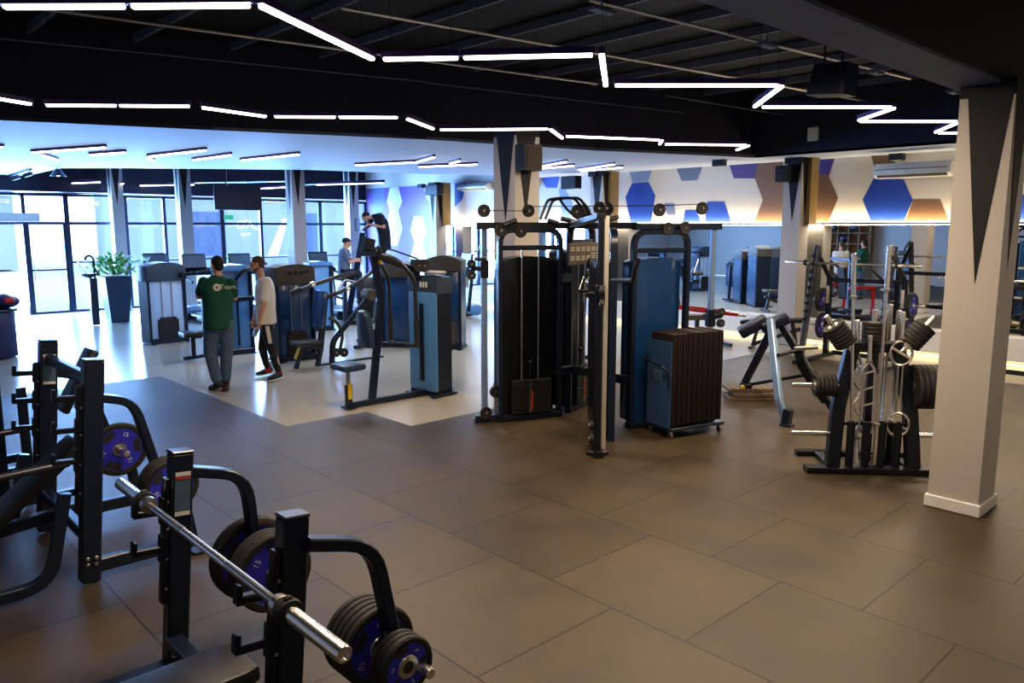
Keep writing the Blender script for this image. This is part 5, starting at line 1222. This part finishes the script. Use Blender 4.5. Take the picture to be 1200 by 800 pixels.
# ================================================================== CARDIO BY THE WINDOWS
def treadmill(label, loc, rz, h=1.62):
    t = thing('treadmill', label, 'treadmill', loc, rz, 'treadmills facing the windows')   # user faces +Y
    m = M(); m.box((0,-.35,.10), (.80,1.75,.14), bev=.03); m.obj('deck', 'black', t)
    m = M(); m.box((0,-.42,.176), (.52,1.5,.012)); m.obj('running_belt', 'rubber', t)
    m = M(); m.box((0,.55,.17), (.82,.5,.28), bev=.08, seg=2); m.obj('motor_hood', 'shroudlt', t)
    for s in (-1, 1):
        m = M(); m.bar([(s*.38,.40,.15),(s*.38,.52,1.12)], .06,.10, up=(0,1,0)); m.obj('upright', 'navy', t)
        m = M(); m.tube([(s*.38,.5,1.10),(s*.39,.1,1.02),(s*.38,-.25,.95)], .03, 10, .1); m.obj('handrail', 'black', t)
    m = M(); m.box((0,.48,1.16), (.84,.30,.10), rot=Matrix.Rotation(.35,3,'X'), bev=.03); m.obj('control_panel', 'black', t)
    m = M(); m.box((0,.58,h-.20), (.58,.05,.36), rot=Matrix.Rotation(-.18,3,'X'), bev=.012); s_ = m.obj('display', 'navy', t)
    m = M(); m.box((0,.550,h-.205), (.52,.012,.30), rot=Matrix.Rotation(-.18,3,'X')); m.obj('display_screen', 'consol', s_)
    return t
tl = [(181,299,-20.8), (227,297,-19.6), (280,295,-19.2), (372,289,-19.0), (160,303,-20.8), (541,277,-17.6)]
t0_ = None
WH = ['left of the shoulder press', 'behind the green shirt man', 'behind the white shirt man', 'right of the window-side column', 'nearest the planter', 'beyond the wall column near the mirror']
for k, (x, y, X_) in enumerate(tl[:5]):
    p = px(x, y, X=X_); loc = (X_+.58, p.y, 0)
    if k == 4: continue
    lab = f'dark blue treadmill with upright screen, {WH[k]}'
    if t0_ is None: t0_ = treadmill(lab, loc, PI/2)
    else: dup(t0_, loc, PI/2, lab)
p = px(541,277,Y=12.6); dup(t0_, (p.x,p.y-.5,0), -.2, 'dark blue treadmill with upright screen, '+WH[5])
# stepper under the bending man
t = thing('stair_stepper', 'black stair stepper carrying the bent man near the mural', 'stepper', (MAN3.x,MAN3.y,0)); O = V((MAN3.x,MAN3.y,0))
hz = min(A3[0].z, A3[1].z)-.16; fd = V((-cy,-sy,0)); sd = V((-sy,cy,0))
m = M(); Rz = Matrix((fd, sd*-1, V((0,0,1)))).transposed()
m.box(O*0+V((0,0,.12))+fd*.1, (1.3,.75,.22), rot=Rz, bev=.05); m.obj('base', 'black', t)
for k in (0, 1): m = M(); p = A3[k]-O; m.box((p.x+fd.x*.06, p.y+fd.y*.06, p.z-.09), (.34,.16,.04), rot=Rz, bev=.012); m.bar([V((p.x,p.y,p.z-.11)), V((p.x,p.y,.2))-fd*.05], .06,.06, up=fd); m.obj('pedal', 'black', t)
m = M(); c_ = (H3[0]+H3[1])/2-O; m.bar([fd*.5+V((0,0,.2)), V((c_.x,c_.y,c_.z-.15))+fd*.12], .12,.14, up=fd); m.obj('mast', 'navy', t)
m = M(); m.tube([H3[0]-O-V((0,0,.03)), c_+fd*.12-V((0,0,.08)), H3[1]-O-V((0,0,.03))], .025, 10, .1); m.obj('handlebar', 'black', t)
m = M(); m.box(c_+fd*.26+V((0,0,.05)), (.06,.46,.32), rot=Rz, bev=.02); m.obj('display', 'consol', t)
# seat for the seated person
t = thing('exercise_bike', 'dark exercise bike under the seated person in grey', 'exercise bike', (SEAT4.x,SEAT4.y,0)); m = M()
zs = SEAT4.z-.13; m.bar([(0,0,.05),(0,0,zs-.05)], .10,.10, up=(0,1,0)); m.bar([(-.0,-.0,.05), F4*.9+V((0,0,.05))], .10,.08); m.bar([F4*.75+V((0,0,.05)), F4*.7+V((0,0,.95))], .09,.09, up=F4); m.obj('frame', 'navy', t)
m = M(); m.box((0,0,zs-.03), (.30,.32,.09), bev=.03, seg=2); m.obj('saddle', 'pad', t)
m = M(); m.cyl(F4*.62+V((0,0,.32))-V((F4.y,-F4.x,0))*.10, F4*.62+V((0,0,.32))+V((F4.y,-F4.x,0))*.10, .24, 24); m.obj('flywheel', 'capblue', t)
m = M(); m.box(F4*.72+V((0,0,1.08)), (.40,.08,.28), rot=Matrix.Rotation(math.atan2(F4.y,F4.x)+PI/2,3,'Z'), bev=.02); m.obj('display', 'consol', t)

# ================================================================== SQUAT RACK BY THE MIRROR
def plate_on(o_kg, loc, label, rot=(0,0,0)): o = dup(PROTO[o_kg], loc, label=label, rot=rot); o['group'] = f'{o_kg} kg weight plates'; return o
RXc, RY = -5.45, 12.55
t = thing('squat_rack', 'black squat rack with toothed slanted posts standing before the mirror', 'squat rack', (RXc,RY,0))
for s in (-1, 1):
    x = s*.62
    m = M(); m.bar([(x,-.5,.035),(x,.95,.035)], .08,.06); m.obj('floor_rail', 'black', t)
    m = M(); m.box((x,.62,.72), (.08,.09,1.40), bev=.006); p_ = m.obj('upright', 'black', t)
    m = M(); m.box((x,.572,1.10), (.05,.004,.30)); m.obj('instruction_sticker', 'offwhite', p_)
    m = M(); m.bar([(x,-.30,.05),(x,.10,1.95)], .075,.10, up=(0,1,0)); m.obj('slanted_post', 'gunmetal', t)
    for k in range(9): m = M(); z_ = .75+k*.13; y_ = -.30+.40*z_/1.95-.07; m.box((x,y_,z_), (.05,.10,.03), rot=Matrix.Rotation(.35,3,'X'), bev=.004); m.obj('bar_tooth', 'black', t)
    m = M(); m.bar([(x,.08,1.85),(x,.62,1.38)], .06,.06, up=(1,0,0)); m.obj('brace', 'black', t)
    for z_ in (.55, 1.0):
        m = M(); m.cyl((x,.62,z_), (x+s*.34,.62,z_), .024, 12); m.obj('plate_peg', 'chrome', t)
for z_, y_ in ((.05,.90), (1.36,.62), (.72,.62)): m = M(); m.bar([(-.62,y_,z_),(.62,y_,z_)], .06,.07); m.obj('crossbar', 'black', t)
barbell((RXc-1.12,RY-.02,1.665), (RXc+1.08,RY-.02,1.665), 'chrome barbell resting across the squat rack in front of the mirror', collars=True)
for s, z_, kg, w_ in ((-1,1.0,15,'upper left'), (-1,.55,20,'lower left'), (1,1.0,15,'upper right'), (1,.55,20,'lower right')):
    for k in range(2 if kg == 15 else 1): plate_on(kg, (RXc+s*(.62+.10+.042*k), RY+.62, z_), f'{"outer" if k else "inner"} blue {kg} kg plate on the {w_} peg of the squat rack' if kg == 15 else f'blue {kg} kg plate on the {w_} peg of the squat rack')

r2 = dup(bpy.data.objects['squat_rack'], (-3.05,RY+.12,0), 0, 'black squat rack furthest right, half hidden between the plate tree and the near column')
barbell((-3.05-1.10,RY+.10,1.50), (-3.05+1.10,RY+.10,1.50), 'chrome barbell on the squat rack half hidden behind the near column')
for s, z_, kg, w_ in ((-1,1.0,20,'upper left'), (-1,.55,20,'lower left')):
    for k in range(2): plate_on(kg, (-3.05+s*(.62+.10+.044*k), RY+.74, z_), f'{"outer" if k else "inner"} blue {kg} kg plate on the {w_} peg of the half hidden rack')
# second bench station nearest to the mirror, right part hidden by the plate tree
t = thing('power_rack', 'dark power rack at the right edge behind the near column', 'squat rack', (-.9,12.3,0))
for x in (-.6,.6):
    for y in (-.5,.5): m = M(); m.box((x,y,1.1), (.08,.08,2.2), bev=.006); m.obj('upright', 'black', t)
    m = M(); m.bar([(x,-.55,.04),(x,.55,.04)], .08,.07); m.bar([(x,-.5,2.16),(x,.5,2.16)], .07,.07); m.bar([(x,-.5,.95),(x,.5,.95)], .05,.06); m.obj('side_rail', 'black', t)
m = M(); m.bar([(-.6,.5,2.16),(.6,.5,2.16)], .07,.07); m.bar([(-.6,.5,.3),(.6,.5,.3)], .07,.07); m.obj('crossbar', 'black', t)
m = M(); m.tube([(-.6,-.5,2.16),(.6,-.5,2.16)], .018, 10); m.obj('pull_up_bar', 'steel', t)
barbell((-2.0,11.72,1.30), (.2,11.72,1.30), 'barbell racked at the right behind the near column')

# ================================================================== RECEPTION COUNTER AND PLANTER
c0 = px(28,415); t = thing('reception_counter', 'dark blue rounded reception counter at the left edge', 'counter', (c0.x-.1,c0.y-.9,0))
m = M(); m.prism([(-.45,-1.6),(.45,-1.6),(.50,.3),(.42,.62),(.20,.80),(-.20,.80),(-.45,.55)], .80, Matrix.Translation((0,0,.40)), bev=.02); m.obj('counter_body', 'reception', t)
m = M(); m.prism([(-.48,-1.63),(.48,-1.63),(.53,.3),(.45,.65),(.22,.84),(-.22,.84),(-.48,.58)], .04, Matrix.Translation((0,0,.82)), bev=.01); m.obj('counter_top', 'navy', t)
bg_ = px(8,362,X=c0.x); t = thing('shoulder_bag', 'dark purple bag with red patch lying on the reception counter', 'bag', (c0.x-.1,bg_.y-.05,.84))
m = M(); m.ball((0,0,.11), .22, (.9,1.25,.55), 16); remesh_obj(m, 'bag_body', mat('dark_violet_fabric',(.035,.03,.11),.8), t, .02, 3) if False else m.obj('bag_body', mat('dark_violet_fabric',(.035,.03,.11),.8), t)
m = M(); m.box((.16,.08,.14), (.10,.18,.10), bev=.03); m.obj('bag_pocket', 'redlabel', t)
m = M(); m.tube([(.1,-.2,.15),(.2,0,.28),(.1,.2,.15)], .012, 8, .1); m.obj('bag_strap', 'white', t)
a_, b_ = px(133,379), px(158,376); t = thing('potted_plant', 'tall tapered slate blue planter with leafy green plant near the door', 'plant', ((a_.x+b_.x)/2-.3,(a_.y+b_.y)/2-.05,0))
m = M(); hp = 1.08
for z0, z1, s0, s1 in ((0,hp,.20,.30),):
    A = [m.bm.verts.new((sx*s0,sy*s0,z0)) for sx, sy in ((-1,-1),(1,-1),(1,1),(-1,1))]; B = [m.bm.verts.new((sx*s1,sy*s1,z1)) for sx, sy in ((-1,-1),(1,-1),(1,1),(-1,1))]
    m.bm.faces.new(A[::-1]); m.bm.faces.new(B)
    for j in range(4): m.bm.faces.new((A[j],A[(j+1) % 4],B[(j+1) % 4],B[j]))
m.obj('planter', 'planter', t)
m = M(); m.box((0,0,hp+.005), (.54,.54,.02)); m.obj('soil', 'soil', t)
rnd = random.Random(3)
for nm, mt_, cnt in (('foliage','leaf',150), ('glare_pale_foliage','leaflt',190)):  # paler leaves hold the overexposed window glare in their colour
    m = M()
    for k in range(cnt):
        a = rnd.uniform(0,2*PI); rr = rnd.uniform(0,.75)**.8; zz = hp+.05+rnd.uniform(0,.55)*(1-.4*rr/.8); c_ = V((rr*math.cos(a)*.8, rr*math.sin(a)*1.0, zz))
        d = V((math.cos(a), math.sin(a), rnd.uniform(-.2,.9))).normalized(); sd_ = d.cross(V((0,0,1))).normalized(); L = rnd.uniform(.10,.22); w_ = L*.26; nn = d.cross(sd_)
        v = [c_-d*L*.4, c_+sd_*w_+nn*.01, c_+d*L*.3+sd_*w_*.7, c_+d*L*.75-nn*.02, c_+d*L*.3-sd_*w_*.7, c_-sd_*w_+nn*.01]
        m.bm.faces.new([m.bm.verts.new(p) for p in v])
    m.obj(nm, mt_, t, recalc=False)
m = M()
for k in range(9): a = 2*PI*k/9; m.tube([(.06*math.cos(a),.06*math.sin(a),hp), (.25*math.cos(a),.28*math.sin(a),hp+.5)], .008, 5)
m.obj('stem', 'leaf', t)
f_ = px(127,378); t = thing('water_fountain', 'slim black drinking fountain with curved spout beside the planter', 'water fountain', (f_.x+.25,f_.y-.34,0))
m = M(); m.box((0,0,.55), (.20,.16,1.10), bev=.02); m.obj('pedestal', 'navy', t)
m = M(); m.lathe([(.05,0),(.16,.05),(.19,.10),(.17,.10),(.05,.06)], Matrix.Translation((0,-.06,1.10)), 18); m.obj('basin', 'navy', t)
m = M(); m.tube([(0,.06,1.10),(0,.06,1.55),(0,-.02,1.62),(0,-.10,1.58),(0,-.11,1.5)], .022, 10, .06); m.obj('spout', 'black', t)

# ================================================================== THINGS ON WALLS, COLUMNS AND CEILING
t = thing('television', 'dark flat television hanging above the treadmills by the windows', 'television', px(279,232,X=-19.8))
m = M(); a_, b_ = px(252,246,X=-19.8), px(306,219,X=-19.8); wv, hv = abs(b_.y-a_.y), abs(b_.z-a_.z); m.box((0,0,0), (.05,wv,hv), bev=.01); m.obj('bezel', 'navy', t)
m = M(); m.box((.027,0,0), (.004,wv-.05,hv-.05)); m.obj('screen', 'screen', t)
for s in (-.3,.3): m = M(); m.tube([(-.02,s,hv/2-.02),(-.02,s,4.15-t.location.z)], .018, 8); m.obj('ceiling_mount', 'black', t)
p = px(268,254.5,X=-20.2); t = thing('exit_sign', 'small green hanging exit sign reading SAIDA below the television', 'sign', p)
m = M(); m.box((0,0,0), (.02,.26,.13), bev=.004); m.obj('sign_panel', 'signgreen', t)
text_mesh('SA\u00cdDA', .075, 'sign_lettering', 'white', t, (.0115,0,-.0), (PI/2,0,PI/2))
m = M(); m.tube([(0,0,.065),(0,0,4.15-p.z)], .006, 6); m.obj('hanging_rod', 'steel', t)
def split_ac(label, x0, y0, x1, y1, Y=None, deep=.26):
    Y = Y or WY-.02; a_, b_ = px(x0,y0,Y=Y), px(x1,y1,Y=Y); W_ = abs(b_.x-a_.x); H_ = abs(a_.z-b_.z)
    t = thing('air_conditioner', label, 'air conditioner', ((a_.x+b_.x)/2, Y, (a_.z+b_.z)/2)); c = min(.09, H_*.4)
    m = M(); m.prism([(0,H_/2),(-deep*.7,H_/2),(-deep,H_*.1),(-deep*.9,-H_*.3),(-deep*.6,-H_/2),(0,-H_/2)], W_, Matrix(((0,0,1,0),(1,0,0,0),(0,1,0,0),(0,0,0,1))), bev=.02); m.obj('casing', 'white', t)
    m = M(); m.box((0,-deep*.78,-H_*.36), (W_*.9,.06,.03), rot=Matrix.Rotation(-.6,3,'X')); m.obj('air_vent', 'black', t)
    m = M(); m.box((0,-deep*.99,H_*.06), (W_*.92,.012,.012)); m.obj('vent_slot', 'capblue', t); return t
split_ac('wide white air conditioner high on the mural beside the near column', 1030,210,1122,188, Y=14.3, deep=.3)
split_ac('white air conditioner high on the wall left of the middle column', 543,224,577,214)
split_ac('small cream air conditioner on the wall right of the middle column', 612,221,627,208)
def speaker(label, x0, y0, x1, y1, Y=None, X=None, front='wood', dep=.22):
    kw = dict(Y=Y) if Y is not None else dict(X=X); a_, b_ = px(x0,y0,**kw), px(x1,y1,**kw); c = (a_+b_)/2; W_ = (V((a_.x-b_.x,a_.y-b_.y,0))).length; H_ = abs(a_.z-b_.z)
    t = thing('wall_speaker', label, 'speaker', c)
    if X is not None: m = M(); m.box((dep/2,0,0), (dep,W_,H_), bev=.015); m.obj('cabinet', 'gunmetal', t); m = M(); m.box((dep+.004,0,0), (.012,W_-.04,H_-.04), bev=.004); m.obj('front_grille', front, t)
    else: m = M(); m.box((0,-dep/2,0), (W_,dep,H_), bev=.015); m.obj('cabinet', 'black', t); m = M(); m.box((0,-dep-.004,0), (W_-.04,.012,H_-.04), bev=.004); m.obj('front_grille', front, t)
    return t
MT['speakerfront'] = mat('brown_speaker_grille', (.045,.030,.020), .7, scale=60, vary=.3)
speaker('speaker with brown grille fixed to the middle column', 603,200,624,171, X=-7.53+.0, front='speakerfront', dep=.20)
for lab, x0, y0, x1, y1 in (('black speaker on the wall column left of the hexagon mural brown patch', 914,214,932,194), ('black speaker on the gold lit centre wall column', 664,222,682,206), ('black speaker on the left wall column by the pale mural', 505,229,520,216)): speaker(lab, x0, y0, x1, y1, Y=13.99, front='black')
for k, (x, y) in enumerate(((843,191), (1051,184), (696,204), (494,218))):
    p = px(x, y, Z=ZC-.06); t = thing('ceiling_spotlight', ['dark spotlight box over the mirrors left of the wall speaker','dark spotlight box above the wide air conditioner','dark spotlight box near the centre wall column','dark spotlight box before the pale mural'][k], 'spotlight', p)
    m = M(); m.box((0,0,.0), (.24,.16,.12), bev=.01); m.obj('lamp_body', 'navy', t); m = M(); m.lathe([(0,-.005),(.06,-.005),(.06,.0),(0,.0)], Matrix.Translation((0,0,-.06)), 16); m.obj('lamp_lens', 'offwhite', t)
p = px(953,157,Y=SO-.02); t = thing('wifi_router', 'small white square access point on the dark fascia', 'access point', p)
m = M(); m.box((0,0,0), (.20,.05,.24), bev=.012); m.obj('casing', 'white', t); m = M(); m.box((0,-.027,-.07), (.03,.004,.01)); m.obj('status_light', 'signgreen', t)
p = px(607,191,Z=3.4)
# projector-like dark box under the roof
p = px(975,95,Z=3.85); t = thing('hanging_speaker', 'dark angled speaker hanging under the roof left of the near column', 'speaker', p)
m = M(); m.prism([(-.22,-.14),(.22,-.18),(.22,.16),(-.14,.18)], .34, Matrix.Rotation(PI/2,4,'X'), bev=.02); m.obj('cabinet', 'black', t)
for s in (-.1,.1): m = M(); m.tube([(s,0,.12),(s,0,ZR-p.z)], .012, 6); m.obj('bracket', 'black', t)
for k, (x, y) in enumerate(((899,53), (1026,85), (1117,108), (705,12))):
    p = px(x, y, Z=4.15); o = M(); o.box((0,0,0), (.10,.28,.04), bev=.006); o.tube([(0,0,.02),(0,0,ZR-4.15)], .008, 6); q_ = o.obj('emergency_lamp', 'beam'); q_.location = p
    tag(q_, ['flat grey roof lamp, middle one along the grey beam','flat grey roof lamp right of the hanging dark speaker','flat grey roof lamp closest to the near column','small grey roof lamp at the top centre of the roof'][k], 'roof lamp')
# pipes and rails under the dark window ceiling
for k, (x0, y0, x1, y1, zz, r) in enumerate(((-20,214,345,211,3.75,.05), (80,222,340,218,3.6,.03), (130,216,345,212,3.5,.02), (0,227,120,226,3.3,.03), (350,216,450,212,3.6,.04))):
    a_, b_ = px(x0,y0,Z=zz), px(x1,y1,Z=zz); m = M(); m.tube([a_, b_], r, 8); struct(m.obj('ceiling_pipe', 'steel' if k in (1,2) else 'frame'), 'pipe under the dark ceiling')
for k, (x0, y0, x1, y1) in enumerate(((100,219,150,214), (160,217,228,216), (275,222,335,219), (370,216,450,214), (60,215,118,213))):
    a_, b_ = px(x0,y0,Z=3.42), px(x1,y1,Z=3.42); s_ = min(1, 2.6/(b_-a_).length); mid = (a_+b_)/2
    led_tube(mid+(a_-mid)*s_, mid+(b_-mid)*s_, f'suspended LED tube in the dark ceiling by the windows, {NTH[k]} one', 'lights by the windows', hang=.7, m_='ledcool')
for k, (x, y) in enumerate(((10,203), (27,201), (33,199))):
    pass
for k, (x, y) in enumerate(((6,210), (20,206), (34,202), (12,216), (35,214), (68,204))):
    p = px(x, y, Z=3.48 if k < 3 else 3.40); t = thing('track_spotlight' if k < 3 else 'pendant_lamp', (f'small dark track spotlight at the far left of the white ceiling, {NTH[k]} one' if k < 3 else f'dark bell shaped pendant lamp near the entrance, {["left","middle","right"][k-3]} one of three'), 'spotlight' if k < 3 else 'pendant lamp', p)
    if k < 3: m = M(); m.tube([(0,0,.07),(0,0,0)], .012, 6); m.obj('stem', 'black', t); m = M(); m.cyl((0,.05,-.02),(.08,-.12,-.08), .045, 12); m.obj('lamp_head', 'black', t)
    else: m = M(); m.lathe([(.03,.12),(.06,.10),(.16,-.04),(.15,-.04),(.05,.09),(.02,.10)], None, 18); m.obj('lamp_shade', 'navy', t); m = M(); m.ball((0,0,-.0), .05); m.obj('bulb', 'ledcool', t); m = M(); m.tube([(0,0,.11),(0,0,.72)], .006, 6); m.obj('cord', 'black', t)
a_, b_ = px(-30,217,Z=3.55), px(36,197,Z=3.55); m = M(); m.bar([a_-V((0,0,.03)), b_-V((0,0,.03))], .04,.04); struct(m.obj('ceiling_light_track', 'black'))
# white sliding door header and lettering on the glass
m = M(); m.box((WX+.10,3.75,2.50), (.18,2.1,.22), bev=.01); struct(m.obj('door_header', 'white'), 'white header box over the open entrance')
wp = bpy.data.objects.get('window_4') or bpy.data.objects.get('window_3')
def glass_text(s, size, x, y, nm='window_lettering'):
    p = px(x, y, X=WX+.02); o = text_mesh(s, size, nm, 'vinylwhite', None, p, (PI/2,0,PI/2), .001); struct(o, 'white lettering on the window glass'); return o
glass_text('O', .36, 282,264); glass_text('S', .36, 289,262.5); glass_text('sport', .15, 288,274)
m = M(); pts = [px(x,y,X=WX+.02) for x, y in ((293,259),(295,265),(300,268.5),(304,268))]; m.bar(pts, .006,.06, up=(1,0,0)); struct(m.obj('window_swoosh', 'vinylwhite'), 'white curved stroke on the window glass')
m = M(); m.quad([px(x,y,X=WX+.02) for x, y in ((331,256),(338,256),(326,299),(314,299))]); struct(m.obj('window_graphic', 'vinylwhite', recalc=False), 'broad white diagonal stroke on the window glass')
# wooden locker shelf on the wall behind the viewpoint, seen in the mirror
t = thing('locker_shelf', 'light wooden cubby shelf against the wall, reflected in the mirror', 'shelf', (-14.3,-2.8,0))
m = M()
for k in range(6): m.box((-1.1+.44*k,0,1.35), (.03,.36,2.3))
for k in range(6): m.box((0,0,.22+.45*k), (2.23,.36,.03))
m.box((0,-.17,1.35), (2.2,.02,2.3)); m.obj('cubby_frame', 'wood', t)
for k, (x, z_, w_) in enumerate(((-.88,1.80,.3),(-.44,2.25,.34),(0,1.8,.3),(.44,2.25,.36),(.88,1.35,.3))):
    o = M(); o.box((0,0,.11), (w_,.26,.2), bev=.04, seg=2); o.tube([(-.08,0,.2),(0,0,.27),(.08,0,.2)], .012, 6, .04); q_ = o.obj('gym_bag', 'navy'); q_.location = (-14.3+x,-2.78,z_-.11+.005-.0); tag(q_, f'dark gym bag in the wooden cubby shelf, {NTH[k]} from one side', 'bag', 'bags in the cubby shelf')
